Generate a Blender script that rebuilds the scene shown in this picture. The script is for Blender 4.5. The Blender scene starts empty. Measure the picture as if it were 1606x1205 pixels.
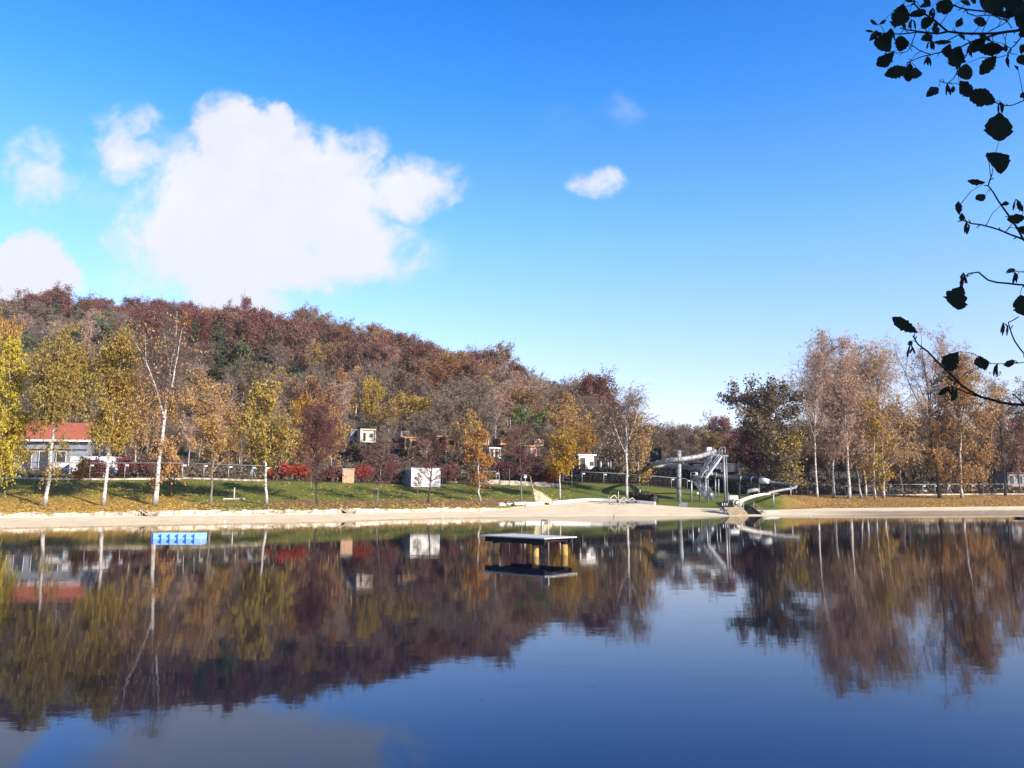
import bpy, math, random
import numpy as np
from mathutils import Vector, Matrix

C = bpy.context.scene.collection
sc = bpy.context.scene
R = math.radians

# ------------------------------------------------------------ camera
CAMH = 2.7
PITCH = R(7.8)
FPX = 1250.0
cam_d = bpy.data.cameras.new("camera")
cam = bpy.data.objects.new("camera", cam_d)
C.objects.link(cam)
cam.location = (0, 0, CAMH)
cam.rotation_euler = (R(90) + PITCH, 0, 0)
cam_d.sensor_width = 36.0
cam_d.lens = 36.0 * FPX / 1606.0
cam_d.clip_start = 0.05
cam_d.clip_end = 6000
sc.camera = cam

def tv(py):
    """tangent of the elevation of a photo row"""
    return math.tan(PITCH - math.atan((py - 602.5) / FPX))
def ZZ(py, Y):
    return CAMH + Y * tv(py)
def XX(px, Y, z=2.0):
    return (px - 803.0) / FPX * (Y * math.cos(PITCH) + (z - CAMH) * math.sin(PITCH))
def PP(px, py, Y):
    z = ZZ(py, Y)
    return (XX(px, Y, z), Y, z)

# ------------------------------------------------------------ light
SUN_EL = R(24)
SUN_AZ = R(131)          # clockwise from +Y
sun_d = bpy.data.lights.new("sun", 'SUN')
sun_d.energy = 5.0
sun_d.angle = R(0.53)
sun_d.color = (1.0, 0.92, 0.79)
sun = bpy.data.objects.new("sun", sun_d)
C.objects.link(sun)
sdir = Vector((math.cos(SUN_EL) * math.sin(SUN_AZ), math.cos(SUN_EL) * math.cos(SUN_AZ), math.sin(SUN_EL)))
sun.rotation_euler = sdir.to_track_quat('Z', 'Y').to_euler()

world = bpy.data.worlds.new("World")
sc.world = world
world.use_nodes = True
W = world.node_tree
W.nodes.clear()

class NT:
    def __init__(s, tree): s.t = tree
    def n(s, typ, **kw):
        nd = s.t.nodes.new(typ)
        for k, v in kw.items(): setattr(nd, k, v)
        return nd
    def l(s, a, b): s.t.links.new(a, b)
    def val(s, sock, v):
        if isinstance(v, bpy.types.NodeSocket): s.l(v, sock)
        else: sock.default_value = v
    def m(s, op, a, b=0.0, c=None, clamp=False):
        nd = s.n('ShaderNodeMath', operation=op, use_clamp=clamp)
        s.val(nd.inputs[0], a); s.val(nd.inputs[1], b)
        if c is not None: s.val(nd.inputs[2], c)
        return nd.outputs[0]
    def mix(s, f, a, b, typ='MIX'):
        nd = s.n('ShaderNodeMix', data_type='RGBA', blend_type=typ)
        s.val(nd.inputs[0], f); s.val(nd.inputs[6], a); s.val(nd.inputs[7], b)
        return nd.outputs[2]
    def noise(s, vec, scale, detail=4, rough=.55, dist=0.0):
        nd = s.n('ShaderNodeTexNoise')
        if vec is not None: s.l(vec, nd.inputs['Vector'])
        nd.inputs['Scale'].default_value = scale
        nd.inputs['Detail'].default_value = detail
        nd.inputs['Roughness'].default_value = rough
        nd.inputs['Distortion'].default_value = dist
        return nd
    def sstep(s, v, a, b):
        nd = s.n('ShaderNodeMapRange', interpolation_type='SMOOTHSTEP')
        s.val(nd.inputs[0], v); nd.inputs[1].default_value = a; nd.inputs[2].default_value = b
        return nd.outputs[0]
    def ramp(s, fac, stops):
        nd = s.n('ShaderNodeValToRGB')
        e = nd.color_ramp.elements
        while len(e) < len(stops): e.new(0.5)
        for i, (p, c) in enumerate(stops):
            e[i].position = p; e[i].color = (c[0], c[1], c[2], 1)
        s.l(fac, nd.inputs[0])
        return nd.outputs[0]

def build_world():
    t = NT(W)
    sky = t.n('ShaderNodeTexSky', sky_type='NISHITA')
    sky.sun_disc = False
    sky.sun_elevation = SUN_EL
    sky.sun_rotation = SUN_AZ
    sky.air_density = 1.0; sky.dust_density = 0.4; sky.ozone_density = 2.0
    sky.altitude = 200
    tc = t.n('ShaderNodeTexCoord')
    sep = t.n('ShaderNodeSeparateXYZ'); t.l(tc.outputs['Generated'], sep.inputs[0])
    dx, dy, dz = sep.outputs
    # deeper blue overhead, paler and brighter towards the horizon
    elev = t.m('MAXIMUM', dz, 0.0)
    tint = t.ramp(elev, [(0.0, (1.26, 1.02, 1.12)), (0.10, (1.20, 1.01, 1.12)), (0.20, (0.94, 0.99, 1.19)), (0.33, (0.56, 0.92, 1.28)), (0.46, (0.23, 0.76, 1.34)), (0.58, (0.08, 0.60, 1.26)), (0.72, (0.03, 0.22, 0.62))])
    col = t.mix(1.0, sky.outputs[0], tint, 'MULTIPLY')
    gl = t.ramp(elev, [(0.0, (1.0,) * 3), (0.1, (1.25,) * 3), (0.3, (1.5,) * 3), (0.58, (1.5,) * 3), (0.8, (.8,) * 3)])
    col = t.mix(1.0, col, gl, 'MULTIPLY')
    # clouds: blobs placed in the sky by direction
    ysafe = t.m('MAXIMUM', dy, 0.05)
    u = t.m('DIVIDE', dx, ysafe); v = t.m('DIVIDE', dz, ysafe)
    comb = t.n('ShaderNodeCombineXYZ'); t.l(u, comb.inputs[0]); t.l(v, comb.inputs[1])
    wn = t.noise(comb.outputs[0], 7.0, 5, .6)
    ws = t.n('ShaderNodeSeparateColor'); t.l(wn.outputs['Color'], ws.inputs[0])
    u2 = t.m('ADD', u, t.m('MULTIPLY', t.m('SUBTRACT', ws.outputs[0], .5), .10))
    v2 = t.m('ADD', v, t.m('MULTIPLY', t.m('SUBTRACT', ws.outputs[1], .5), .10))
    blobs = [(385,285,150,135,1.15),(320,350,150,100,.8),(455,260,120,95,1.05),(345,190,62,50,.85),(415,195,60,42,.85),
             (560,310,130,85,.85),(668,285,75,62,.85),(565,228,55,38,.65),(510,385,130,85,.95),(385,455,115,90,1.15),
             (250,400,120,85,.5),(200,215,80,65,.5),(65,255,70,80,.5),(205,262,52,40,.5),
             (45,428,88,74,2.3),(941,280,52,34,.75),(975,170,62,34,.2),(880,200,60,30,.1),(600,400,110,60,.45),(150,300,190,100,.18)]
    tot = None
    for (cx, cy, rx, ry, st) in blobs:
        v0 = tv(cy); k = (math.cos(PITCH) + v0 * math.sin(PITCH)) / FPX
        u0 = (cx - 803) * k
        a = rx * k; b = ry * k * 1.05
        du = t.m('DIVIDE', t.m('SUBTRACT', u2, u0), a)
        dv = t.m('DIVIDE', t.m('SUBTRACT', v2, v0), b)
        d2 = t.m('MULTIPLY_ADD', du, du, t.m('MULTIPLY', dv, dv))
        g = t.m('MAXIMUM', t.m('SUBTRACT', 1.0, d2), 0.0)
        g = t.m('MULTIPLY', g, st)
        tot = g if tot is None else t.m('ADD', tot, g)
    fn = t.noise(comb.outputs[0], 22.0, 7, .6, .25)
    det = t.m('MULTIPLY', t.m('SUBTRACT', fn.outputs['Fac'], .5), 1.9)
    dens = t.m('ADD', tot, t.m('MULTIPLY', det, t.sstep(tot, 0.0, .35)))
    alpha = t.m('MULTIPLY', t.sstep(dens, 0.0, 1.05), t.m('GREATER_THAN', dy, 0.1))
    shade = t.noise(comb.outputs[0], 9.0, 4, .6)
    cc = t.mix(t.sstep(shade.outputs['Fac'], .35, .7), (5.1, 5.1, 5.5, 1), (5.7, 5.7, 5.85, 1))
    cc = t.mix(t.sstep(v, .22, .48), (5.25, 5.25, 5.8, 1), cc)
    col = t.mix(t.m('MULTIPLY', alpha, .97), col, cc)
    bg = t.n('ShaderNodeBackground'); t.l(col, bg.inputs[0]); bg.inputs[1].default_value = 0.10
    out = t.n('ShaderNodeOutputWorld'); t.l(bg.outputs[0], out.inputs[0])
build_world()

sc.view_settings.view_transform = 'Standard'
sc.view_settings.look = 'None'
sc.view_settings.exposure = 0.8
sc.view_settings.gamma = 1.0
sc.cycles.max_bounces = 6
sc.cycles.transparent_max_bounces = 8

# ------------------------------------------------------------ object helpers
def tag(o, label=None, cat=None, group=None, kind=None):
    if label: o['label'] = label
    if cat: o['category'] = cat
    if group: o['group'] = group
    if kind: o['kind'] = kind
    return o
def empty(name, loc, rz=0.0, label=None, cat=None, group=None):
    o = bpy.data.objects.new(name, None); C.objects.link(o)
    o.location = loc; o.rotation_euler = (0, 0, rz)
    o.empty_display_size = .3
    return tag(o, label, cat, group)
def npmesh(name, V, F, mats, mi=None, smooth=False):
    """V (n,3), F (m,4) quads or (m,3) tris, as a mesh datablock"""
    V = np.asarray(V, dtype=np.float32); F = np.asarray(F, dtype=np.int32)
    me = bpy.data.meshes.new(name)
    k = F.shape[1]
    me.vertices.add(len(V)); me.vertices.foreach_set('co', V.ravel())
    me.loops.add(F.size); me.loops.foreach_set('vertex_index', F.ravel())
    me.polygons.add(len(F))
    me.polygons.foreach_set('loop_start', np.arange(0, F.size, k, dtype=np.int32))
    me.polygons.foreach_set('loop_total', np.full(len(F), k, dtype=np.int32))
    if smooth: me.polygons.foreach_set('use_smooth', np.ones(len(F), dtype=bool))
    for m in (mats if isinstance(mats, (list, tuple)) else [mats]): me.materials.append(m)
    if mi is not None: me.polygons.foreach_set('material_index', np.asarray(mi, dtype=np.int32))
    me.update(calc_edges=True)
    return me
def link(name, me, parent=None, loc=None):
    o = bpy.data.objects.new(name, me); C.objects.link(o)
    if parent is not None: o.parent = parent
    if loc is not None: o.location = loc
    return o
def copy_tree(o, parent=None):
    c = o.copy(); C.objects.link(c)
    if parent is not None: c.parent = parent
    for ch in o.children: copy_tree(ch, c)
    return c

class MB:
    """collects boxes, bars and tubes into one mesh"""
    def __init__(s): s.v = []; s.f = []; s.sm = []
    def add(s, vs, fs, smooth=False):
        b = len(s.v); s.v += [tuple(p) for p in vs]
        s.f += [tuple(b + i for i in f) for f in fs]; s.sm += [smooth] * len(fs)
        return s
    def box(s, c, d, rz=0.0, M=None):
        x, y, z = d[0] / 2, d[1] / 2, d[2] / 2
        vs = [Vector((i * x, j * y, k * z)) for k in (-1, 1) for j in (-1, 1) for i in (-1, 1)]
        if M is not None: vs = [M @ p for p in vs]
        if rz:
            q = Matrix.Rotation(rz, 3, 'Z'); vs = [q @ p for p in vs]
        vs = [p + Vector(c) for p in vs]
        return s.add(vs, [(0, 2, 3, 1), (4, 5, 7, 6), (0, 1, 5, 4), (2, 6, 7, 3), (0, 4, 6, 2), (1, 3, 7, 5)])
    def bar(s, a, b, w, h=None):
        """square bar from a to b"""
        h = h or w
        a = Vector(a); b = Vector(b); d = (b - a)
        L = d.length
        if L < 1e-6: return s
        q = d.to_track_quat('X', 'Z').to_matrix()
        return s.box((a + b) / 2, (L, w, h), M=q)
    def tube(s, pts, r, n=8, caps=True, smooth=True):
        pts = [Vector(p) for p in pts]
        rs = r if isinstance(r, (list, tuple)) else [r] * len(pts)
        vs = []; up = Vector((0, 0, 1))
        prev = None
        for i, p in enumerate(pts):
            d = (pts[min(i + 1, len(pts) - 1)] - pts[max(i - 1, 0)])
            d = d.normalized() if d.length > 1e-9 else Vector((0, 0, 1))
            if prev is None:
                a = d.cross(up) if abs(d.z) < .95 else d.cross(Vector((1, 0, 0)))
            else:
                a = prev - d * prev.dot(d)
            a.normalize(); prev = a
            b = d.cross(a)
            for k in range(n):
                t = 2 * math.pi * k / n
                vs.append(p + (a * math.cos(t) + b * math.sin(t)) * rs[i])
        fs = []
        for i in range(len(pts) - 1):
            for k in range(n):
                fs.append((i * n + k, i * n + (k + 1) % n, (i + 1) * n + (k + 1) % n, (i + 1) * n + k))
        s.add(vs, fs, smooth)
        if caps:
            b0 = len(s.v) - len(vs)
            s.f.append(tuple(b0 + k for k in reversed(range(n)))); s.sm.append(False)
            s.f.append(tuple(b0 + (len(pts) - 1) * n + k for k in range(n))); s.sm.append(False)
        return s
    def prism(s, poly, axis_a, axis_b):
        """polygon (3-D points) swept from offset a to offset b"""
        n = len(poly); A = [Vector(p) + Vector(axis_a) for p in poly]; B = [Vector(p) + Vector(axis_b) for p in poly]
        fs = [tuple(range(n))[::-1], tuple(range(n, 2 * n))] + [(i, (i + 1) % n, n + (i + 1) % n, n + i) for i in range(n)]
        return s.add(A + B, fs)
    def build(s, name, mat, parent=None, bevel=0.0):
        me = bpy.data.meshes.new(name); me.from_pydata(s.v, [], s.f)
        me.polygons.foreach_set('use_smooth', s.sm)
        me.materials.append(mat); me.update()
        o = link(name, me, parent)
        if bevel:
            b = o.modifiers.new('bevel', 'BEVEL'); b.width = bevel; b.segments = 2; b.limit_method = 'ANGLE'
        return o

# ------------------------------------------------------------ materials
def newmat(name):
    m = bpy.data.materials.new(name); m.use_nodes = True
    m.node_tree.nodes.clear()
    return m, NT(m.node_tree)
def bsdf(t, col, rough=.8, spec=.3, metal=0.0, normal=None):
    b = t.n('ShaderNodeBsdfPrincipled')
    t.val(b.inputs['Base Color'], col if isinstance(col, bpy.types.NodeSocket) else (*col[:3], 1))
    t.val(b.inputs['Roughness'], rough)
    b.inputs['Specular IOR Level'].default_value = spec
    b.inputs['Metallic'].default_value = metal
    if normal is not None: t.l(normal, b.inputs['Normal'])
    return b
def fin(t, sh):
    o = t.n('ShaderNodeOutputMaterial'); t.l(sh, o.inputs[0])
def bump(t, h, strength=.3, dist=.02):
    b = t.n('ShaderNodeBump'); b.inputs['Strength'].default_value = strength; b.inputs['Distance'].default_value = dist
    t.l(h, b.inputs['Height']); return b.outputs[0]
def plain(name, c1, c2=None, scale=3.0, rough=.75, spec=.3, metal=0.0, stretch=(1, 1, 1), bm=.2):
    m, t = newmat(name)
    c2 = c2 or tuple(x * .72 for x in c1)
    tc = t.n('ShaderNodeTexCoord'); mp = t.n('ShaderNodeMapping'); t.l(tc.outputs['Object'], mp.inputs[0])
    mp.inputs['Scale'].default_value = stretch
    n = t.noise(mp.outputs[0], scale, 6, .6)
    col = t.mix(t.sstep(n.outputs['Fac'], .35, .68), (*c1, 1), (*c2, 1))
    fin(t, bsdf(t, col, rough, spec, metal, bump(t, n.outputs['Fac'], bm)).outputs[0])
    return m
def leafmat(name, cols, trans=.35, objvar=.0, clump=.5, gloss=.35):
    """foliage: every leaf takes its colour from a ramp; clumps drift along it"""
    m, t = newmat(name)
    g = t.n('ShaderNodeNewGeometry'); tc = t.n('ShaderNodeTexCoord'); oi = t.n('ShaderNodeObjectInfo')
    nz = t.noise(tc.outputs['Object'], .55, 3, .6)
    f = t.m('ADD', t.m('MULTIPLY', g.outputs['Random Per Island'], 1 - clump), t.m('MULTIPLY', t.sstep(nz.outputs['Fac'], .3, .7), clump))
    n = len(cols)
    col = t.ramp(f, [(i / (n - 1) if n > 1 else 0, c) for i, c in enumerate(cols)])
    if objvar:
        hs = t.n('ShaderNodeHueSaturation')
        hs.inputs['Hue'].default_value = .5
        r = oi.outputs['Random']
        t.l(t.m('ADD', .5 - objvar * .06, t.m('MULTIPLY', r, objvar * .12)), hs.inputs['Hue'])
        t.l(t.m('ADD', 1 - objvar * .3, t.m('MULTIPLY', t.m('FRACT', t.m('MULTIPLY', r, 7.3)), objvar * .5)), hs.inputs['Saturation'])
        t.l(t.m('ADD', 1 - objvar * .35, t.m('MULTIPLY', t.m('FRACT', t.m('MULTIPLY', r, 13.7)), objvar * .7)), hs.inputs['Value'])
        t.l(col, hs.inputs['Color']); col = hs.outputs[0]
    d = bsdf(t, col, .6, gloss)
    tr = t.n('ShaderNodeBsdfTranslucent'); t.l(col, tr.inputs[0])
    mx = t.n('ShaderNodeMixShader'); mx.inputs[0].default_value = trans
    t.l(d.outputs[0], mx.inputs[1]); t.l(tr.outputs[0], mx.inputs[2])
    fin(t, mx.outputs[0])
    return m
def birchbark():
    m, t = newmat('birch_bark')
    tc = t.n('ShaderNodeTexCoord'); mp = t.n('ShaderNodeMapping'); t.l(tc.outputs['Object'], mp.inputs[0])
    mp.inputs['Scale'].default_value = (2.0, 2.0, 5.5)
    n = t.noise(mp.outputs[0], 1.3, 6, .7, .6)
    s = t.n('ShaderNodeSeparateXYZ'); t.l(tc.outputs['Object'], s.inputs[0])
    base = t.sstep(t.m('ADD', s.outputs[2], t.m('MULTIPLY', n.outputs['Fac'], 2.2)), 2.2, 1.0)
    col = t.mix(t.sstep(n.outputs['Fac'], .47, .58), (.60, .54, .49, 1), (.13, .11, .10, 1))
    col = t.mix(base, col, (.10, .085, .075, 1))
    fin(t, bsdf(t, col, .75, .3, 0, bump(t, n.outputs['Fac'], .4)).outputs[0])
    return m

M = {}
M['birch_bark'] = birchbark()
M['bark'] = plain('dark_bark', (.075, .062, .055), (.035, .03, .028), 2.0, .95, .1, 0, (3, 3, .6), .6)
M['bark_grey'] = plain('grey_bark', (.23, .20, .17), (.11, .095, .085), 2.0, .95, .1, 0, (3, 3, .6), .5)
M['pine_bark'] = plain('pine_bark', (.40, .27, .19), (.18, .12, .09), 2.0, .95, .1, 0, (3, 3, .6), .5)
M['twig'] = plain('birch_twig', (.16, .105, .09), (.10, .065, .06), 1.0, .9, .1)
M['twig_grey'] = plain('grey_twig', (.27, .20, .155), (.16, .12, .095), 1.0, .9, .1)
M['twig_pale'] = plain('pale_twig', (.46, .34, .28), (.30, .21, .18), 1.0, .9, .1)
M['twig_red'] = plain('red_twig', (.16, .075, .07), (.09, .045, .045), 1.0, .9, .1)
M['lf_yellow'] = leafmat('yellow_leaves', [(.34, .18, .045), (.45, .29, .05), (.42, .32, .06), (.27, .25, .07)])
M['lf_olive'] = leafmat('olive_yellow_leaves', [(.30, .17, .05), (.36, .24, .055), (.40, .31, .06), (.21, .20, .05)])
M['lf_bright'] = leafmat('bright_yellow_leaves', [(.50, .30, .03), (.62, .42, .03), (.55, .42, .04)], objvar=.2)
M['lf_lime'] = leafmat('lime_yellow_leaves', [(.42, .32, .04), (.54, .44, .05), (.52, .37, .04)])
M['lf_orange'] = leafmat('orange_birch_leaves', [(.34, .17, .07), (.47, .26, .09), (.57, .36, .11), (.40, .22, .08)], objvar=.15)
M['lf_tan'] = leafmat('tan_leaves', [(.24, .13, .08), (.36, .20, .11), (.44, .27, .14)], objvar=.25)
M['lf_pinkish'] = leafmat('withered_birch_leaves', [(.36, .21, .13), (.50, .32, .20), (.60, .41, .26)], objvar=.15)
M['lf_russet'] = leafmat('russet_beech_leaves', [(.10, .040, .034), (.165, .062, .046), (.225, .095, .062), (.21, .12, .08)], objvar=.4, trans=.25)
M['lf_rust'] = leafmat('rusty_oak_leaves', [(.16, .080, .038), (.28, .14, .055), (.36, .19, .065)], objvar=.45, trans=.25)
M['lf_brown'] = leafmat('brown_leaves', [(.11, .075, .048), (.18, .12, .07), (.25, .165, .09)], objvar=.45, trans=.25)
M['lf_gold'] = leafmat('golden_leaves', [(.36, .18, .025), (.48, .26, .03), (.50, .33, .04)], objvar=.35)
M['lf_spruce'] = leafmat('spruce_needles', [(.030, .036, .022), (.050, .058, .030), (.080, .085, .040)], objvar=.2, trans=.08)
M['lf_pine'] = leafmat('pine_needles', [(.06, .075, .035), (.10, .12, .05), (.17, .17, .065)], objvar=.3, trans=.1)
M['lf_blue'] = leafmat('blue_green_needles', [(.025, .055, .045), (.045, .085, .065)], trans=.1)
M['lf_oakdark'] = leafmat('dark_oak_leaves', [(.085, .062, .038), (.14, .10, .052), (.22, .15, .065)], trans=.2)
M['lf_green'] = leafmat('green_leaves', [(.06, .10, .02), (.12, .17, .03), (.19, .20, .04)], trans=.2)
M['lf_red'] = leafmat('red_shrub_leaves', [(.24, .028, .02), (.40, .06, .03), (.33, .10, .05)], trans=.25)
M['lf_maroon'] = leafmat('maroon_shrub_leaves', [(.10, .035, .035), (.17, .055, .05), (.14, .08, .06)], trans=.2, objvar=.3)
M['lf_hedge'] = leafmat('hedge_leaves', [(.05, .035, .03), (.09, .06, .045), (.12, .09, .05)], trans=.1)
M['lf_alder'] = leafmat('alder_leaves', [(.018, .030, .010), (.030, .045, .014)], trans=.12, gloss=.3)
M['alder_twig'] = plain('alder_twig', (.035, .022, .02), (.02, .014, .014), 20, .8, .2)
M['concrete'] = plain('pale_concrete', (.60, .52, .42), (.20, .15, .11), 1.3, .9, .2, 0, (1, 1, 1.5), .5)
M['concrete_grey'] = plain('grey_concrete', (.34, .32, .30), (.20, .19, .18), 2.0, .9, .2)
M['steel'] = plain('galvanised_steel', (.34, .35, .37), (.24, .25, .26), 4, .45, .5, .35, bm=.05)
M['pipe'] = plain('weathered_slide_plastic', (.34, .34, .34), (.13, .13, .135), 1.6, .5, .4, 0, (1, 1, 2.5), .1)
M['pipe_dark'] = plain('dark_shaded_slide_plastic', (.026, .028, .034), (.016, .018, .022), 1.6, .6, .3)  # slide plastic darkened to carry the lower tube's shade; collars share it
M['white'] = plain('white_paint', (.78, .76, .74), (.62, .60, .58), 1.4, .6, .3, bm=.05)
M['white_dirty'] = plain('weathered_white', (.72, .68, .64), (.46, .42, .38), 1.6, .7, .3, bm=.1)
M['greypanel'] = plain('blue_grey_panel', (.27, .27, .30), (.18, .19, .23), 1.5, .7)
M['orange_wood'] = plain('orange_larch', (.62, .34, .11), (.42, .20, .06), 2, .8, .2, 0, (5, 5, .5))
M['salmon_wood'] = plain('pink_render', (.60, .42, .32), (.42, .26, .19), 2, .8, .2)
M['cream'] = plain('cream_render', (.60, .50, .40), (.42, .35, .28), 2, .85, .2)
M['brown_wood'] = plain('brown_cladding', (.14, .08, .055), (.08, .05, .035), 2, .85, .2, 0, (5, 5, .5))
M['dark'] = plain('dark_cladding', (.03, .03, .035), (.018, .018, .02), 2, .8, .2)
M['black'] = plain('black_netting', (.016, .016, .019), (.010, .010, .012), 4, .9, .1)
M['glass'] = plain('dark_window_glass', (.03, .035, .045), (.02, .025, .03), 1, .12, .6, bm=0)
M['red_tile'] = plain('red_roof', (.42, .125, .075), (.28, .08, .05), 3, .8, .2, 0, (1, 6, 1), .3)
M['box_wood'] = plain('tan_plywood', (.58, .36, .22), (.48, .28, .17), 2, .8, .2)
M['deck'] = plain('grey_deck_boards', (.66, .62, .58), (.48, .45, .42), 3, .8, .2, 0, (1, 8, 1))
M['beam'] = plain('tarred_beam', (.022, .018, .018), (.014, .012, .012), 3, .85, .2)
M['post_yellow'] = plain('yellow_brown_pile', (.42, .26, .08), (.20, .12, .05), 3, .8, .2, 0, (1, 1, .4))
M['float_blue'] = plain('pale_blue_float', (.30, .52, .80), (.22, .44, .74), 5, .5, .4, bm=.05)
M['float_dark'] = plain('deep_blue_float', (.02, .13, .52), (.02, .10, .42), 5, .5, .4, bm=.05)
M['canvas'] = plain('cream_boards', (.66, .60, .38), (.50, .44, .26), 3, .8, .2, 0, (1, 1, 5))
M['timber'] = plain('weathered_timber', (.38, .30, .19), (.24, .18, .11), 3, .85, .2, 0, (1, 4, 1))
M['tag'] = plain('white_tag', (.72, .72, .72), (.6, .6, .6), 4, .6)
M['rock'] = plain('pale_rock', (.55, .50, .45), (.36, .33, .30), 3, .9, .2, bm=.6)

# ------------------------------------------------------------ the terrain
KX = np.array([-900, -300, 0, 150, 300, 450, 540, 600, 700, 780, 830, 900, 1000, 1080, 1130, 1200, 1300, 1400, 1606, 2000, 2800], float)
def KK(*v): return np.array(v, float)
shoreY = KK(38, 55, 62.6, 66, 69.7, 73.5, 77, 82, 88, 90.5, 91.5, 92.5, 93.5, 94, 94.5, 96, 98, 100, 103.5, 110, 120)
wallY  = KK(48, 66, 74, 78, 82, 86, 90, 93, 98, 102, 108, 116, 114, 110, 108, 106, 111, 113, 120, 130, 140)
wallZ  = KK(.5, .5, .5, .5, .5, .5, .5, .5, .55, .65, 1.1, 1.5, 1.25, .78, .65, .5, .65, .7, .78, .8, .8)
wallH  = KK(.5, .45, .42, .45, .5, .5, .5, .48, .42, .3, .02, .02, .02, .02, .02, .02, .02, .02, .02, .02, .02)
treeY  = KK(62, 80, 88, 90, 92, 96, 100, 104, 108, 113, 116, 121, 123, 122, 122, 134, 139, 141, 150, 165, 180)
treeZ  = KK(1.3, 1.3, 1.3, 1.4, 1.53, 1.5, 1.48, 1.45, 1.47, 1.5, 1.6, 1.8, 1.85, 1.45, 1.3, 1.65, 1.75, 1.8, 2.1, 2.2, 2.2)
lawnY  = KK(80, 100, 108, 110, 112, 116, 120, 123, 128, 132, 135, 138, 140, 141, 143, 150, 151, 152, 158, 172, 190)
lawnZ  = KK(4.5, 4.6, 4.6, 4.6, 4.6, 4.4, 4.2, 4.1, 4.1, 4.2, 4.4, 4.5, 4.0, 3.2, 2.9, 2.5, 2.3, 2.3, 2.45, 2.6, 3)
terY   = KK(150, 155, 160, 160, 160, 160, 160, 162, 165, 165, 165, 165, 165, 168, 170, 176, 178, 180, 185, 200, 215)
terZ   = KK(9, 9, 9, 9, 9.2, 9.8, 10.4, 10.6, 10.4, 9.6, 8.6, 7.4, 6.9, 6.5, 6.3, 5.6, 5.3, 5.2, 5, 5, 5)
rdgZ   = KK(86, 84, 80, 79, 76.5, 70, 65, 61, 54, 47, 42, 36, 23, 15, 12, 11, 10, 9.5, 9, 9, 9)
farZ   = KK(50, 50, 50, 50, 50, 50, 50, 50, 55, 58, 60, 60, 60, 60, 60, 56, 50, 44, 38, 34, 30)
PRO = [
    (np.full(len(KX), 9.0), np.full(len(KX), -2.0)),
    (shoreY - 10, np.full(len(KX), -1.6)),
    (shoreY, np.zeros(len(KX))),
    (wallY, wallZ),
    (wallY + .25, wallZ + wallH),
    (treeY, treeZ),
    (lawnY, lawnZ),
    (terY, terZ),
    (np.full(len(KX), 245.0), terZ + (rdgZ - terZ) * .42),
    (np.full(len(KX), 320.0), terZ + (rdgZ - terZ) * .80),
    (np.full(len(KX), 385.0), rdgZ),
    (np.full(len(KX), 560.0), rdgZ * .5),
    (np.full(len(KX), 850.0), farZ),
    (np.full(len(KX), 1600.0), np.full(len(KX), 20.0)),
]
def wob(X, Y):
    a = np.clip((Y - 150) / 60, 0, 1)
    b = 1.9 * np.exp(-((X - 38.2) / 3.6) ** 2 - ((Y - 117.0) / 3.6) ** 2) + 1.0 * np.exp(-((X - 45) / 7) ** 2 - ((Y - 128) / 6) ** 2)
    return b + a * (1.6 * np.sin(X * .043 + 1.1) * np.cos(Y * .031) + .8 * np.sin(X * .11 + Y * .07))
def prof(px):
    return (np.array([np.interp(px, KX, p[0]) for p in PRO]), np.array([np.interp(px, KX, p[1]) for p in PRO]))
def H(X, Y):
    px = 803 + 1262 * X / Y
    ys, zs = prof(px)
    return float(np.interp(Y, ys, zs) + wob(X, Y))
def GP(px, Y):
    """ground point under photo column px at distance Y"""
    X = XX(px, Y, 2.5); z = H(X, Y); X = XX(px, Y, z)
    return (X, Y, H(X, Y))

def build_ground():
    cols = np.concatenate([np.linspace(-900, -100, 60), np.linspace(-90, 1700, 420), np.linspace(1715, 2800, 60)])
    nsub = [3, 4, 8, 2, 8, 8, 10, 12, 10, 8, 8, 8, 6]
    V = []; mi = []; cov = []
    rows_i = []
    for i, n in enumerate(nsub):
        for k in range(n): rows_i.append((i, k / n))
    rows_i.append((len(nsub) - 1, 1.0))
    for px in cols:
        ys, zs = prof(px)
        u = (px - 803) / 1262
        for (i, t) in rows_i:
            Y = ys[i] * (1 - t) + ys[i + 1] * t
            z = zs[i] * (1 - t) + zs[i + 1] * t
            X = u * Y
            # litter cover: yellow under the left birches, red-brown along the front of the lawn
            yl = rd = 0.0
            if i >= 4:
                if i == 4: front = 1 - t
                elif i == 5: front = -t
                else: front = -1
                yl = np.interp(px, [0, 250, 330, 420, 520, 1180, 1230, 1700], [.95, .9, .5, .22, .08, .05, .8, .6]) * np.interp(front, [-1, -.6, 0, 1], [.25, .4, 1, 1])
                if px > 1180: yl = np.interp(px, [1180, 1260], [.1, 1.0])
                rd = np.interp(px, [0, 380, 450, 560, 840, 900, 1180, 1260, 1700], [.1, .15, .85, .95, .9, .3, .15, .6, .55]) * np.interp(front, [-.3, 0, .6, 1], [0, .9, 1, .5])
                if px > 1180: rd = np.interp(px, [1180, 1260], [.1, .6])
            V.append((X, Y, z + float(wob(X, Y)) + (.022 * math.sin(X * 1.1 + 2 * math.sin(X * .37)) * math.sin(Y * .9) + .012 * math.sin(X * 3.1 + Y) if i in (1, 2) and Y > 40 else 0))); cov.append((yl, rd, 0, 1))
    nr = len(rows_i)
    F = []
    for c in range(len(cols) - 1):
        for r in range(nr - 1):
            i = rows_i[r][0]
            a = c * nr + r
            F.append((a, a + nr, a + nr + 1, a + 1))
            mi.append(0 if i < 3 else (1 if i <= 5 else 2))
    me = npmesh('ground', V, F, [M['sand'], M['lawn'], M['forest_floor']], mi, True)
    at = me.color_attributes.new('litter', 'FLOAT_COLOR', 'POINT')
    at.data.foreach_set('color', np.array(cov, dtype=np.float32).ravel())
    tag(link('ground', me), kind='structure')

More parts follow.
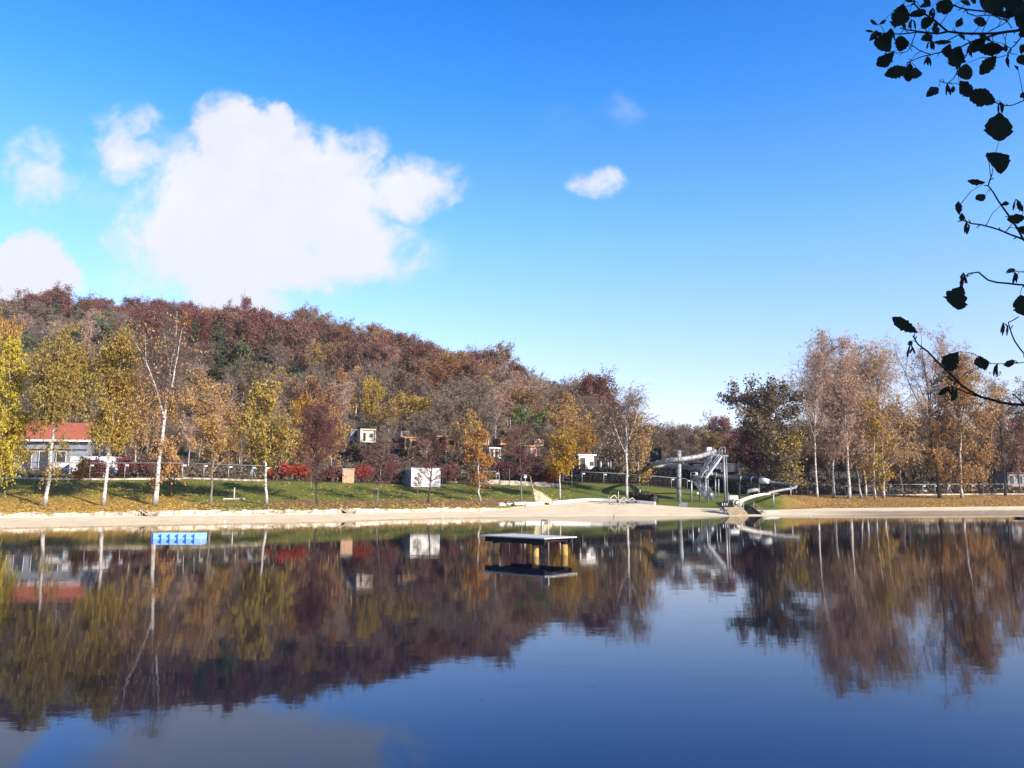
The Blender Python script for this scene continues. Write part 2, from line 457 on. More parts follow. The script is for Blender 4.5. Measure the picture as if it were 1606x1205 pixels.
def sandmat():
    m, t = newmat('beach_sand')
    g = t.n('ShaderNodeNewGeometry'); s = t.n('ShaderNodeSeparateXYZ'); t.l(g.outputs['Position'], s.inputs[0])
    n = t.noise(g.outputs['Position'], .35, 8, .62); n2 = t.noise(g.outputs['Position'], 3.0, 5, .7)
    col = t.mix(t.sstep(n.outputs['Fac'], .35, .7), (.80, .65, .42, 1), (.70, .55, .35, 1))
    col = t.mix(t.sstep(n2.outputs['Fac'], .54, .70), col, (.50, .38, .26, 1))
    # the strip the water wets is darker
    wet = t.sstep(t.m('ADD', s.outputs[2], t.m('MULTIPLY', n.outputs['Fac'], .04)), .06, .02)
    rt = t.sstep(s.outputs[0], 34, 48)
    wet2 = t.m('MULTIPLY', rt, t.sstep(t.m('ADD', s.outputs[2], t.m('MULTIPLY', n.outputs['Fac'], .25)), .58, .42))
    col = t.mix(t.m('MULTIPLY', wet, .65), col, (.20, .145, .10, 1))
    col = t.mix(t.m('MULTIPLY', wet2, .8), col, (.25, .165, .11, 1))
    fin(t, bsdf(t, col, .9, .2, 0, bump(t, n2.outputs['Fac'], .5, .05)).outputs[0])
    return m
def lawnmat():
    m, t = newmat('lawn_grass')
    g = t.n('ShaderNodeNewGeometry')
    at = t.n('ShaderNodeAttribute', attribute_name='litter'); s = t.n('ShaderNodeSeparateColor'); t.l(at.outputs['Color'], s.inputs[0])
    P = g.outputs['Position']
    n1 = t.noise(P, .25, 5, .6); n2 = t.noise(P, 1.3, 7, .78); n3 = t.noise(P, 3.2, 5, .85)
    gr = t.mix(n1.outputs['Fac'], (.11, .14, .026, 1), (.21, .21, .048, 1))
    gr = t.mix(t.sstep(n3.outputs['Fac'], .4, .7), gr, (.085, .105, .022, 1))
    mixn = t.m('ADD', t.m('MULTIPLY', n2.outputs['Fac'], .55), t.m('MULTIPLY', n1.outputs['Fac'], .45))
    yf = t.sstep(t.m('ADD', mixn, t.m('MULTIPLY', s.outputs[0], .50)), .68, .95)
    rf = t.sstep(t.m('ADD', mixn, t.m('MULTIPLY', s.outputs[1], .55)), .66, .92)
    yc = t.mix(t.sstep(n3.outputs['Fac'], .35, .65), (.62, .38, .065, 1), (.22, .13, .045, 1))
    rc = t.mix(t.sstep(n3.outputs['Fac'], .35, .65), (.38, .18, .09, 1), (.16, .085, .045, 1))
    col = t.mix(yf, gr, yc); col = t.mix(t.m('MULTIPLY', rf, .85), col, rc)
    fin(t, bsdf(t, col, .95, .1, 0, bump(t, n3.outputs['Fac'], .8, .12)).outputs[0])
    return m
def forestmat():
    m, t = newmat('forest_floor')
    g = t.n('ShaderNodeNewGeometry'); P = g.outputs['Position']
    n1 = t.noise(P, .12, 6, .65); n2 = t.noise(P, 1.5, 6, .75)
    col = t.mix(t.sstep(n1.outputs['Fac'], .35, .65), (.12, .085, .055, 1), (.085, .085, .045, 1))
    col = t.mix(t.sstep(n2.outputs['Fac'], .4, .65), col, (.055, .04, .028, 1))
    fin(t, bsdf(t, col, .95, .1, 0, bump(t, n2.outputs['Fac'], .8, .3)).outputs[0])
    return m
M['sand'] = sandmat(); M['lawn'] = lawnmat(); M['forest_floor'] = forestmat()
build_ground()

def watermat():
    m, t = newmat('lake_water')
    g = t.n('ShaderNodeNewGeometry'); mp = t.n('ShaderNodeMapping'); t.l(g.outputs['Position'], mp.inputs[0])
    mp.inputs['Scale'].default_value = (.55, 1.0, 1.0)
    a = t.noise(mp.outputs[0], .9, 4, .55); b = t.noise(mp.outputs[0], 5.0, 3, .55)
    patch = t.noise(g.outputs['Position'], .05, 3, .5)
    h = t.m('ADD', t.m('MULTIPLY', a.outputs['Fac'], .6), t.m('MULTIPLY', b.outputs['Fac'], .10))
    bp = t.n('ShaderNodeBump'); bp.inputs['Distance'].default_value = .014
    t.l(t.m('MULTIPLY_ADD', t.sstep(patch.outputs['Fac'], .35, .7), .24, .22), bp.inputs['Strength'])
    t.l(h, bp.inputs['Height'])
    fr = t.n('ShaderNodeFresnel'); fr.inputs['IOR'].default_value = 1.36; t.l(bp.outputs[0], fr.inputs['Normal'])
    tint = t.ramp(fr.outputs[0], [(.10, (.40, .64, 1.0)), (.24, (.62, .76, .97)), (.36, (.84, .85, .92)), (.65, (.97, .95, .92))])
    gl = t.n('ShaderNodeBsdfGlossy'); gl.inputs['Roughness'].default_value = .03
    t.l(tint, gl.inputs['Color']); t.l(bp.outputs[0], gl.inputs['Normal'])
    df = t.n('ShaderNodeBsdfDiffuse'); df.inputs['Color'].default_value = (.004, .007, .017, 1)
    mx = t.n('ShaderNodeMixShader'); t.l(fr.outputs[0], mx.inputs[0]); t.l(df.outputs[0], mx.inputs[1]); t.l(gl.outputs[0], mx.inputs[2])
    fin(t, mx.outputs[0])
    return m
M['water'] = watermat()
lake = MB(); lake.add([(-900, -60, 0), (900, -60, 0), (900, 240, 0), (-900, 240, 0)], [(0, 1, 2, 3)])
tag(lake.build('lake_water', M['water']), kind='structure')

# near bank under the photographer
nb_v = []; nb_f = []
ys = [-400, -120, -40, -15, -6, -2, 0, 1.0, 1.8, 2.4, 3.2, 5, 9.5]
zs = [8, 3.5, 1.6, 1.15, 1.05, 1.0, .95, .85, .5, .1, -.5, -1.4, -2.1]
xs = list(np.linspace(-400, 400, 81))
rg = random.Random(5)
for y, z in zip(ys, zs):
    for x in xs:
        bend = (abs(x) / 60.0) ** 1.5 * 2
        nb_v.append((x, y - (bend if y > -5 else 0) + rg.uniform(-.1, .1) * (y > -5), z + rg.uniform(-.03, .03)))
nx = len(xs)
for j in range(len(ys) - 1):
    for i in range(nx - 1):
        a = j * nx + i; nb_f.append((a, a + 1, a + nx + 1, a + nx))
tag(link('near_bank', npmesh('near_bank', nb_v, nb_f, M['forest_floor'], None, True)), kind='structure')

# ------------------------------------------------------------ trees
def norm(a): return a / np.maximum(np.linalg.norm(a, axis=-1, keepdims=True), 1e-9)
def branches(rs, S, D, L, K, droop, wig):
    """N curved branches: start S, direction D, length L, K segments"""
    N = len(S); P = np.zeros((N, K + 1, 3)); P[:, 0] = S; d = norm(D.copy())
    for k in range(K):
        d = d + rs.normal(0, wig, (N, 3)); d[:, 2] -= droop
        d = norm(d); P[:, k + 1] = P[:, k] + d * (L / K)[:, None]
    return P
def tubes(P, Rr, n):
    N, K, _ = P.shape
    T = np.gradient(P, axis=1); T = norm(T)
    ref = np.where(np.abs(T[..., 2:3]) > .9, np.array([1., 0, 0]), np.array([0, 0, 1.]))
    A = norm(np.cross(T, ref)); B = np.cross(T, A)
    th = np.arange(n) * 2 * math.pi / n
    ring = P[:, :, None, :] + Rr[:, :, None, None] * (A[:, :, None, :] * np.cos(th)[None, None, :, None] + B[:, :, None, :] * np.sin(th)[None, None, :, None])
    V = ring.reshape(-1, 3)
    b = (np.arange(N)[:, None, None] * K + np.arange(K - 1)[None, :, None]) * n
    k = np.arange(n)[None, None, :]; k2 = (k + 1) % n
    F = np.stack([b + k, b + k2, b + n + k2, b + n + k], -1).reshape(-1, 4)
    return V, F
def join(parts):
    Vs = []; Fs = []; o = 0
    for V, F in parts:
        Vs.append(V); Fs.append(F + o); o += len(V)
    return np.concatenate(Vs), np.concatenate(Fs)
def on(rs, P, N, lo=.15, hi=1.0, w=None):
    """N random points on the branches P with their directions"""
    NB, K, _ = P.shape
    i = rs.choice(NB, N, p=w)
    s = rs.uniform(lo, hi, N) * (K - 1); k = np.minimum(s.astype(int), K - 2); f = (s - k)[:, None]
    p = P[i, k] * (1 - f) + P[i, k + 1] * f
    return p, norm(P[i, k + 1] - P[i, k]), i, s / (K - 1)
def quads(rs, Cn, size, asp=1.3, hang=0.0):
    N = len(Cn)
    a = norm(rs.normal(0, 1, (N, 3)) + np.array([0, 0, -hang])); b = norm(np.cross(a, rs.normal(0, 1, (N, 3))))
    s = size * rs.uniform(.6, 1.35, (N, 1)); a = a * s * asp * .5; b = b * s * .5
    V = np.stack([Cn - a, Cn + b * .9, Cn + a, Cn - b * .9], 1).reshape(-1, 3)
    return V, np.arange(N * 4).reshape(N, 4)

def shape_round(t):  return np.sqrt(np.clip(1 - (2 * t - .95) ** 2 / 1.05, .03, 1))
def shape_birch(t):  return np.clip(np.minimum(.55 + t * 1.3, 1.25 - t * 1.05), .15, 1)
def shape_cone(t):   return np.clip(1.05 - t, .04, 1)
def shape_up(t):     return np.clip(np.minimum(.35 + t * 1.6, 1.4 - t), .15, 1)
def shape_wide(t):   return np.clip(np.sqrt(np.clip(1.02 - t * t, 0, 1)), .1, 1)

def gen_tree(seed, h, rad, cb=.25, tr=.16, nl=34, elev=45, droop=.06, sub=9, tw=8, twd=.12, twl=.16, subl=.42,
             leaves=5000, lsize=.2, jit=.28, shape=shape_round, lean=(0, 0), wobble=.25, forks=0, fork_h=.35, hang=0.0,
             twr=.014, leaf_lo=0.0, leaf_hi=1.0, leaf_w=None, sides=6, lw=1.0, elev_top=None, trunk_top=1.0, skew=(0, 0), asp=1.3):
    rs = np.random.RandomState(seed)
    K = 14
    t = np.linspace(0, trunk_top, K)
    T = np.zeros((1, K, 3)); T[0, :, 2] = t * h
    w = np.cumsum(rs.normal(0, wobble / K * 2.2, (K, 2)), 0); w -= w[0]
    T[0, :, 0] = lean[0] * t + w[:, 0] * h * .12; T[0, :, 1] = lean[1] * t + w[:, 1] * h * .12
    rr = tr * (1 - t / trunk_top * .90) ** 1.0; rr[0] *= 1.35
    trunk_parts = [tubes(T, rr[None, :], 8)]
    leaders = T
    if forks:
        S, _, _, s = on(rs, T, forks, fork_h, fork_h + .18)
        az = rs.uniform(0, 6.28) + np.arange(forks) * 2.4; e = R(66) + rs.normal(0, .08, forks)
        D = np.stack([np.cos(az) * np.cos(e), np.sin(az) * np.cos(e), np.sin(e)], 1)
        LL = (h * .97 - S[:, 2]) * rs.uniform(.78, 1.0, forks)
        Fp = branches(rs, S, D, LL, K - 1, -.03, .05)
        r0 = tr * .62 * (1 - s * .4)
        trunk_parts.append(tubes(Fp, r0[:, None] * np.linspace(1, .14, K)[None, :], 6))
        leaders = np.concatenate([T, Fp], 0)
    # limbs
    NL = nl
    ww = np.ones(len(leaders)); ww[0] = 1.4 if forks else 1; ww /= ww.sum()
    S, dd, i, s = on(rs, leaders, NL, 0, .985, ww)
    if not forks:
        ts = np.sort(rs.uniform(cb, .98, NL)) / trunk_top; ts = np.clip(ts, 0, .985)
        kk = np.minimum((ts * (K - 1)).astype(int), K - 2); f = (ts * (K - 1) - kk)[:, None]
        S = T[0, kk] * (1 - f) + T[0, kk + 1] * f
    tz = np.clip((S[:, 2] / h - cb) / (1 - cb), 0, 1)
    if forks:
        keep = S[:, 2] > cb * h; S = S[keep]; tz = tz[keep]; NL = len(S)
    az = np.arange(NL) * 2.39996 + rs.normal(0, .5, NL)
    et = elev if elev_top is None else elev_top
    e = R(1) * (elev + (et - elev) * tz) + rs.normal(0, .14, NL)
    D = np.stack([np.cos(az) * np.cos(e), np.sin(az) * np.cos(e), np.sin(e)], 1)
    LL = rad * shape(tz) * rs.uniform(.55, 1.12, NL) / np.maximum(np.cos(e), .45)
    LL *= 1 + (skew[0] * D[:, 0] + skew[1] * D[:, 1])
    if forks: LL *= .72
    LL = np.minimum(LL, np.maximum(h * 1.02 - S[:, 2], .5) / np.maximum(np.sin(e), .25))
    Lp = branches(rs, S, D, LL, 7, droop, .09)
    lr = np.clip(LL * .016, .018, tr * .5)
    limb = tubes(Lp, lr[:, None] * np.linspace(1, .22, 8)[None, :], 5)
    if leaf_w: pass
    # sub branches
    N2 = int(NL * sub); w2 = LL / LL.sum()
    S2, D2, i2, s2 = on(rs, Lp, N2, .18, 1.0, w2)
    D2 = D2 + rs.normal(0, .55, (N2, 3))
    L2 = LL[i2] * subl * (1.15 - s2 * .6) * rs.uniform(.6, 1.2, N2)
    P2 = branches(rs, S2, D2, L2, 4, droop * 1.5, .12)
    sb = tubes(P2, np.maximum(lr[i2] * .38, twr)[:, None] * np.linspace(1, .45, 5)[None, :], 3)
    # twigs
    parts = [limb, sb] if twr else [limb]
    P3 = P2[:, :4]
    if tw:
        N3 = int(N2 * tw)
        S3, D3, i3, s3 = on(rs, P2, N3, .1, 1.0)
        D3 = D3 * .6 + rs.normal(0, .55, (N3, 3))
        L3 = h * twl * .25 * rs.uniform(.5, 1.4, N3)
        P3 = branches(rs, S3, D3, L3, 3, twd, .12)
        if twr: parts.append(tubes(P3, (np.ones(N3) * twr)[:, None] * np.linspace(1, .5, 4)[None, :], 3))
    leafm = None
    if leaves:
        n = leaves
        Cn, _, _, _ = on(rs, P3, int(n * 1.45), .15, 1.0)
        tzz = Cn[:, 2] / h
        # light and dense patches through the crown
        pn = np.sin(Cn[:, 0] * 1.7 + seed) * np.sin(Cn[:, 1] * 1.9 + 2) * np.sin(Cn[:, 2] * 1.1 + seed * .7)
        pr = np.clip((.62 if hang < 1 else .48) + pn * (.8 if hang < 1 else 1.25), .05, 1)
        pr *= np.interp(tzz, [0, leaf_lo, min(leaf_lo + .12, .99), max(leaf_hi - .15, leaf_lo + .13), leaf_hi + .001, 1.2], [.0 if leaf_lo > 0 else 1, .25 if leaf_lo > 0 else 1, 1, 1, lw if leaf_hi < 1 else 1, lw if leaf_hi < 1 else 1])
        Cn = Cn[rs.uniform(0, 1, len(Cn)) < pr][:n]
        Cn = Cn + rs.normal(0, jit, Cn.shape)
        Cn[:, 2] = np.maximum(Cn[:, 2], .15)
        leafm = quads(rs, Cn, lsize, asp, hang)
    return join(trunk_parts), join(parts), leafm

def tree_meshes(seed, bark, twig, leaf, split=True, **k):
    tr, br, lf = gen_tree(seed, **k)
    a = npmesh('trunk', *tr, M[bark], None, True)
    b = npmesh('branches', *br, M[twig], None, True)
    c = npmesh('crown', *lf, M[leaf]) if lf is not None else None
    return a, b, c
def plant_tree(name, ms, loc, rz, label, cat='tree', group=None, s=1.0):
    r = empty(name, loc, rz, label, cat, group)
    r.scale = (s, s, s) if not isinstance(s, tuple) else s
    for nm, me in zip(('trunk', 'branches', 'crown'), ms):
        if me is not None: link(nm, me, r)
    return r
def top_h(px, pytop, Y):
    g = GP(px, Y); return ZZ(pytop, Y) - g[2]

# --- named trees of the left lawn
seed0 = [100]
def special(name, px, Y, pytop, rad_px, label, bark, twig, leaf, cat='tree', group=None, **k):
    g = GP(px, Y); h = ZZ(pytop, Y) - g[2]
    seed0[0] += 1
    rad = rad_px * Y / FPX
    ms = tree_meshes(k.pop('seed', seed0[0]), bark, twig, leaf, h=h, rad=rad, **k)
    return plant_tree(name, ms, (g[0], g[1], g[2] - .05), 0, label, cat, group)

G1 = 'birches along the lakeside lawn'
BIR = dict(shape=shape_birch, elev=54, elev_top=72, droop=.10, twd=.42, twl=.42, hang=1.6, asp=2.0, jit=.12, tw=8, sub=6)
special('birch_tree', -8, 88, 533, 28, 'bright yellow birch cut by the left edge of the photo', 'birch_bark', 'twig', 'lf_lime', 'tree', G1,
        **{**BIR, 'cb': .14, 'leaves': 24000, 'lsize': .16, 'nl': 34, 'tr': .2})
special('birch_tree', 70, 88, 516, 37, 'olive-yellow birch in front of the red-roofed house', 'birch_bark', 'twig', 'lf_olive', 'tree', G1,
        **{**BIR, 'cb': .08, 'leaves': 30000, 'lsize': .155, 'nl': 50, 'tr': .2, 'lean': (.8, 0), 'forks': 2, 'fork_h': .35})
special('birch_tree', 162, 89, 522, 23, 'narrow yellow birch in front of the white hut wall', 'birch_bark', 'twig', 'lf_yellow', 'tree', G1,
        **{**BIR, 'cb': .3, 'leaves': 22000, 'lsize': .155, 'nl': 36, 'tr': .2, 'lean': (.6, 0)})
special('birch_tree', 243, 90, 489, 60, 'tallest white-limbed birch on the left lawn, bare at its top', 'birch_bark', 'twig', 'lf_orange', 'tree', G1,
        **{**BIR, 'cb': .10, 'leaves': 30000, 'lsize': .15, 'nl': 60, 'tr': .27, 'twr': .009, 'lean': (1.3, 0), 'forks': 4, 'fork_h': .38, 'leaf_hi': .58, 'lw': .05, 'seed': 7, 'elev': 48, 'droop': .07, 'tw': 5, 'sub': 6})
special('maple_tree', 331, 91, 612, 36, 'round orange-brown tree with slender trunk beside the lawn rail fence', 'bark_grey', 'twig_pale', 'lf_orange', 'tree', None,
        cb=.26, leaves=9000, lsize=.17, nl=44, tr=.13, shape=shape_round, elev=52, tw=8, jit=.2)
special('birch_tree', 418, 93, 600, 30, 'yellow birch just left of the first red bush', 'birch_bark', 'twig', 'lf_yellow', 'tree', G1,
        **{**BIR, 'cb': .28, 'leaves': 9500, 'lsize': .18, 'nl': 38, 'tr': .17, 'lean': (-1.0, 0)})
special('plum_tree', 497, 97, 640, 33, 'purple-brown leafless tree left of the tan wooden box', 'bark', 'twig_red', 'lf_maroon', 'tree', None,
        cb=.2, leaves=2600, lsize=.13, nl=70, tr=.12, shape=shape_up, elev=58, tw=10, sub=10, jit=.2, twr=.012)
special('plum_tree', 590, 102, 690, 38, 'small leaning bare tree with purple twigs right of the tan wooden box', 'bark_grey', 'twig_red', 'lf_maroon', 'tree', None,
        cb=.28, leaves=900, lsize=.12, nl=38, tr=.10, shape=shape_wide, elev=38, tw=7, sub=8, lean=(.9, 0), jit=.2, twr=.012)
special('plum_tree', 672, 106, 680, 33, 'dark bare tree standing in front of the white container hut', 'bark', 'twig_red', 'lf_maroon', 'tree', None,
        cb=.26, leaves=900, lsize=.12, nl=42, tr=.13, shape=shape_wide, elev=40, tw=7, sub=7, lean=(.7, 0), jit=.2, twr=.013)
special('birch_tree', 754, 110, 675, 20, 'slim white birch with a crooked trunk and yellow leaves', 'birch_bark', 'twig', 'lf_gold', 'tree', G1,
        **{**BIR, 'cb': .22, 'leaves': 2800, 'lsize': .17, 'nl': 24, 'tr': .15, 'wobble': .9, 'seed': 35})
special('plum_tree', 817, 113, 668, 40, 'bare maroon-twigged tree left of the wooden play sail', 'bark_grey', 'twig_red', 'lf_maroon', 'tree', None,
        cb=.3, leaves=1300, lsize=.13, nl=46, tr=.12, shape=shape_wide, elev=45, tw=8, sub=8, jit=.2, twr=.013)
special('birch_tree', 878, 118, 676, 26, 'thin white birch with orange leaves right of the wooden play sail', 'birch_bark', 'twig', 'lf_gold', 'tree', G1,
        **{**BIR, 'cb': .3, 'leaves': 4200, 'lsize': .18, 'nl': 30, 'tr': .14})
special('birch_tree', 983, 122, 594, 40, 'tall nearly bare birch behind the clipped brown hedge', 'birch_bark', 'twig', 'lf_pinkish', 'tree', G1,
        **{**BIR, 'cb': .2, 'leaves': 2600, 'lsize': .17, 'nl': 48, 'tr': .22, 'forks': 3, 'fork_h': .3, 'seed': 52, 'tw': 7, 'twr': .013})
special('birch_tree', 1004, 127, 650, 23, 'shorter orange-leaved birch crowded against the tall bare birch', 'birch_bark', 'twig', 'lf_orange', 'tree', G1,
        **{**BIR, 'cb': .12, 'leaves': 6500, 'lsize': .19, 'nl': 34, 'tr': .15})

# --- right shore
G2 = 'birches on the right shore'
special('oak_tree', 1210, 137, 594, 60, 'dark brown broad oak at the left end of the right shore row', 'bark', 'twig_grey', 'lf_oakdark', 'tree', None,
        cb=.12, leaves=14000, lsize=.32, nl=70, tr=.42, shape=shape_round, elev=35, tw=7, jit=.35, forks=2, fork_h=.25, skew=(.05, 0))
special('maple_tree', 1244, 134, 678, 20, 'small yellow-leaved tree at the foot of the dark oak', 'bark', 'twig', 'lf_gold', 'tree', None,
        cb=.15, leaves=1100, lsize=.24, nl=34, tr=.09, shape=shape_wide, elev=30, tw=6, jit=.4)
RB = {**BIR, 'sub': 6, 'tw': 7, 'droop': .06, 'twd': .30, 'twl': .30, 'elev': 58, 'elev_top': 76, 'twr': .017}
special('birch_tree', 1282, 138, 534, 50, 'bare grey birch leaning left, first pale trunk right of the oak', 'birch_bark', 'twig_pale', 'lf_pinkish', 'tree', G2,
        **{**RB, 'cb': .25, 'leaves': 2600, 'lsize': .2, 'nl': 74, 'tr': .20, 'skew': (-.25, 0), 'lean': (-.8, 0), 'forks': 2, 'fork_h': .4})
special('birch_tree', 1308, 141, 514, 27, 'highest-topped birch of the right shore group, tan withered crown', 'birch_bark', 'twig_pale', 'lf_pinkish', 'tree', G2,
        **{**RB, 'cb': .25, 'leaves': 13000, 'lsize': .18, 'nl': 60, 'tr': .22, 'lean': (-.8, 0)})
special('birch_tree', 1332, 139, 533, 40, 'thick-trunked birch in the middle of the right shore group', 'birch_bark', 'twig_pale', 'lf_pinkish', 'tree', G2,
        **{**RB, 'cb': .14, 'leaves': 12000, 'lsize': .18, 'nl': 62, 'tr': .28})
special('birch_tree', 1351, 142, 585, 26, 'slender leaning birch right of the thick-trunked birch', 'birch_bark', 'twig', 'lf_orange', 'tree', G2,
        **{**RB, 'cb': .2, 'leaves': 6500, 'lsize': .18, 'nl': 34, 'tr': .16, 'lean': (-1.2, 0)})
special('birch_tree', 1373, 138.5, 622, 22, 'golden-leaved slim birch left of the twin pale trunk', 'birch_bark', 'twig', 'lf_bright', 'tree', G2,
        **{**BIR, 'cb': .12, 'leaves': 4500, 'lsize': .18, 'nl': 34, 'tr': .17})
special('birch_tree', 1386, 141, 542, 52, 'wide orange birch with golden hanging twigs, right end of the dense group', 'birch_bark', 'twig_pale', 'lf_orange', 'tree', G2,
        **{**RB, 'cb': .15, 'leaves': 14500, 'lsize': .18, 'nl': 60, 'tr': .22, 'lw': .5, 'leaf_hi': .62, 'skew': (.2, 0), 'droop': .09})
special('birch_tree', 1358, 147, 546, 38, 'tan withered birch standing behind the slender leaning birch', 'birch_bark', 'twig_pale', 'lf_pinkish', 'tree', G2,
        **{**RB, 'cb': .2, 'leaves': 9000, 'lsize': .19, 'nl': 50, 'tr': .2})
special('birch_tree', 1418, 146, 632, 26, 'low orange drooping birch between the dense group and the black-trunked tree', 'birch_bark', 'twig', 'lf_orange', 'tree', G2,
        **{**BIR, 'cb': .25, 'leaves': 8000, 'lsize': .19, 'nl': 36, 'tr': .15})
special('alder_tree', 1474, 142, 518, 50, 'black-trunked bare tree standing alone beside the orange birch', 'bark', 'twig_pale', 'lf_pinkish', 'tree', None,
        cb=.30, leaves=3600, lsize=.2, nl=50, tr=.27, shape=shape_birch, elev=62, elev_top=74, tw=7, sub=6, forks=3, fork_h=.36, twr=.016)
special('birch_tree', 1509, 142, 560, 42, 'full bushy orange birch, last one toward the right edge', 'birch_bark', 'twig', 'lf_orange', 'tree', G2,
        **{**BIR, 'cb': .1, 'leaves': 30000, 'lsize': .18, 'nl': 62, 'tr': .24, 'skew': (.3, 0), 'sub': 8})
special('alder_tree', 1577, 152, 586, 40, 'dark-trunked grey tree near the right edge of the photo', 'bark', 'twig_pale', 'lf_brown', 'tree', None,
        cb=.2, leaves=3000, lsize=.22, nl=46, tr=.22, shape=shape_birch, elev=56, elev_top=72, tw=7, sub=6, forks=2, fork_h=.35, twr=.017)
special('birch_tree', 1640, 150, 600, 34, 'orange-brown birch cut off by the right edge of the photo', 'birch_bark', 'twig', 'lf_tan', 'tree', G2,
        **{**BIR, 'cb': .12, 'leaves': 9000, 'lsize': .2, 'nl': 44, 'tr': .2})

# --- prototypes for hill and middle distance (meshes shared by the copies)
def P_(n, bark, twig, leaf, **k):
    out = []
    for i in range(n):
        out.append(tree_meshes(500 + len(PR_ALL) * 17 + i, bark, twig, leaf, **k))
    PR_ALL.append(1)
    return out
PR_ALL = []
PR = {
 'beech':  P_(4, 'bark_grey', 'twig_red', 'lf_russet', h=17, rad=6.6, cb=.14, tr=.26, nl=46, sub=7, tw=5, leaves=9000, lsize=.34, jit=.55, shape=shape_round, elev=42, twr=.03),
 'rust':   P_(3, 'bark_grey', 'twig_grey', 'lf_rust', h=16, rad=6.2, cb=.14, tr=.26, nl=38, sub=6, tw=5, leaves=7000, lsize=.33, jit=.45, shape=shape_round, elev=40, twr=.03),
 'brown':  P_(2, 'bark_grey', 'twig_grey', 'lf_brown', h=15, rad=5.8, cb=.14, tr=.24, nl=38, sub=6, tw=5, leaves=5200, lsize=.32, jit=.4, shape=shape_round, elev=45, twr=.03),
 'bare':   P_(4, 'bark_grey', 'twig_grey', 'lf_brown', h=16, rad=5.6, cb=.2, tr=.22, nl=44, sub=8, tw=8, leaves=700, lsize=.3, jit=.3, shape=shape_up, elev=55, forks=3, fork_h=.25, twr=.03),
 'pale':   P_(2, 'birch_bark', 'twig_pale', 'lf_tan', h=17, rad=4.6, cb=.25, tr=.22, nl=44, sub=7, tw=8, leaves=1300, lsize=.3, jit=.3, shape=shape_birch, elev=58, forks=3, fork_h=.3, twr=.028),
 'gold':   P_(2, 'bark_grey', 'twig', 'lf_gold', h=12, rad=5, cb=.15, tr=.2, nl=36, sub=6, tw=5, leaves=4000, lsize=.33, jit=.35, shape=shape_round, elev=42, twr=.02),
 'tan':    P_(2, 'birch_bark', 'twig', 'lf_orange', h=14, rad=4.3, cb=.12, tr=.18, nl=38, sub=7, tw=6, leaves=4200, lsize=.30, jit=.3, shape=shape_birch, elev=52, droop=.1, twd=.3, twr=.022),
 'spruce': P_(3, 'bark', 'twig_grey', 'lf_spruce', h=19, rad=4.4, cb=.08, tr=.24, nl=70, sub=5, tw=4, leaves=5200, lsize=.42, jit=.3, shape=shape_cone, elev=5, droop=.08, twr=.03, twl=.09),
 'pine':   P_(2, 'pine_bark', 'bark', 'lf_pine', h=19, rad=4.2, cb=.55, tr=.22, nl=24, sub=7, tw=6, leaves=3600, lsize=.34, jit=.45, shape=shape_wide, elev=22, twr=.03, wobble=.5, twl=.08),
 'green':  P_(1, 'bark_grey', 'twig_grey', 'lf_green', h=12, rad=4.6, cb=.12, tr=.2, nl=36, sub=6, tw=5, leaves=4200, lsize=.34, jit=.35, shape=shape_round, elev=42, twr=.02),
 'blue':   P_(1, 'bark', 'twig_grey', 'lf_blue', h=17, rad=4.4, cb=.08, tr=.24, nl=70, sub=5, tw=4, leaves=5200, lsize=.40, jit=.3, shape=shape_cone, elev=10, droop=.06, twr=.03, twl=.09),
}
HH = {'beech': 17, 'rust': 16, 'brown': 15, 'bare': 16, 'pale': 17, 'gold': 12, 'tan': 14, 'spruce': 19, 'pine': 19, 'green': 12, 'blue': 17}
NAMES = {'beech': 'beech_tree', 'rust': 'oak_tree', 'brown': 'brown_tree', 'bare': 'bare_tree', 'pale': 'birch_tree', 'gold': 'maple_tree', 'tan': 'birch_tree',
         'spruce': 'spruce_tree', 'pine': 'pine_tree', 'green': 'leafy_tree', 'blue': 'fir_tree'}
DESC = {'beech': 'russet-leaved beech', 'rust': 'rusty orange oak', 'brown': 'dull brown leafy tree', 'bare': 'bare grey-brown tree', 'pale': 'pale bare birch',
        'gold': 'golden-leaved maple', 'tan': 'tan-orange birch', 'spruce': 'dark green spruce', 'pine': 'tall pine with bare trunk', 'green': 'green leafy tree', 'blue': 'blue-green fir'}
PLUR = {'beech': 'russet beeches', 'rust': 'rusty oaks', 'brown': 'brown leafy trees', 'bare': 'bare trees', 'pale': 'pale birches', 'gold': 'golden maples',
        'tan': 'tan birches', 'spruce': 'dark spruces', 'pine': 'pines', 'green': 'green leafy trees', 'blue': 'firs'}
rt = random.Random(21)
def inst(kind, X, Y, z, s, rz, label, group):
    ms = rt.choice(PR[kind])
    return plant_tree(NAMES[kind], ms, (X, Y, z - .3), rz, label, 'tree', group, s)
SIGHT = [(577, 150, 694, 14), (563, 152, 692, 14), (645, 160, 704, 12), (708, 152, 709, 15), (760, 158, 699, 8), (776, 152, 719, 9), (834, 150, 718, 14), (921, 146, 740, 18), (950, 150, 740, 10), (1140, 152, 742, 20)]
FARSIGHT = []
def blocks(px, Y, ztop, crown, lst=None):
    """does a filler tree stand in front of something the photo shows?"""
    py = 602.5 - FPX * math.tan(math.atan((ztop - CAMH) / Y) - PITCH)
    wp = crown / Y * FPX
    return any(sy - 45 < Y < sy + 2 and abs(px - sx) < sw + wp * .85 and py < sp for sx, sy, sp, sw in (SIGHT if lst is None else lst))
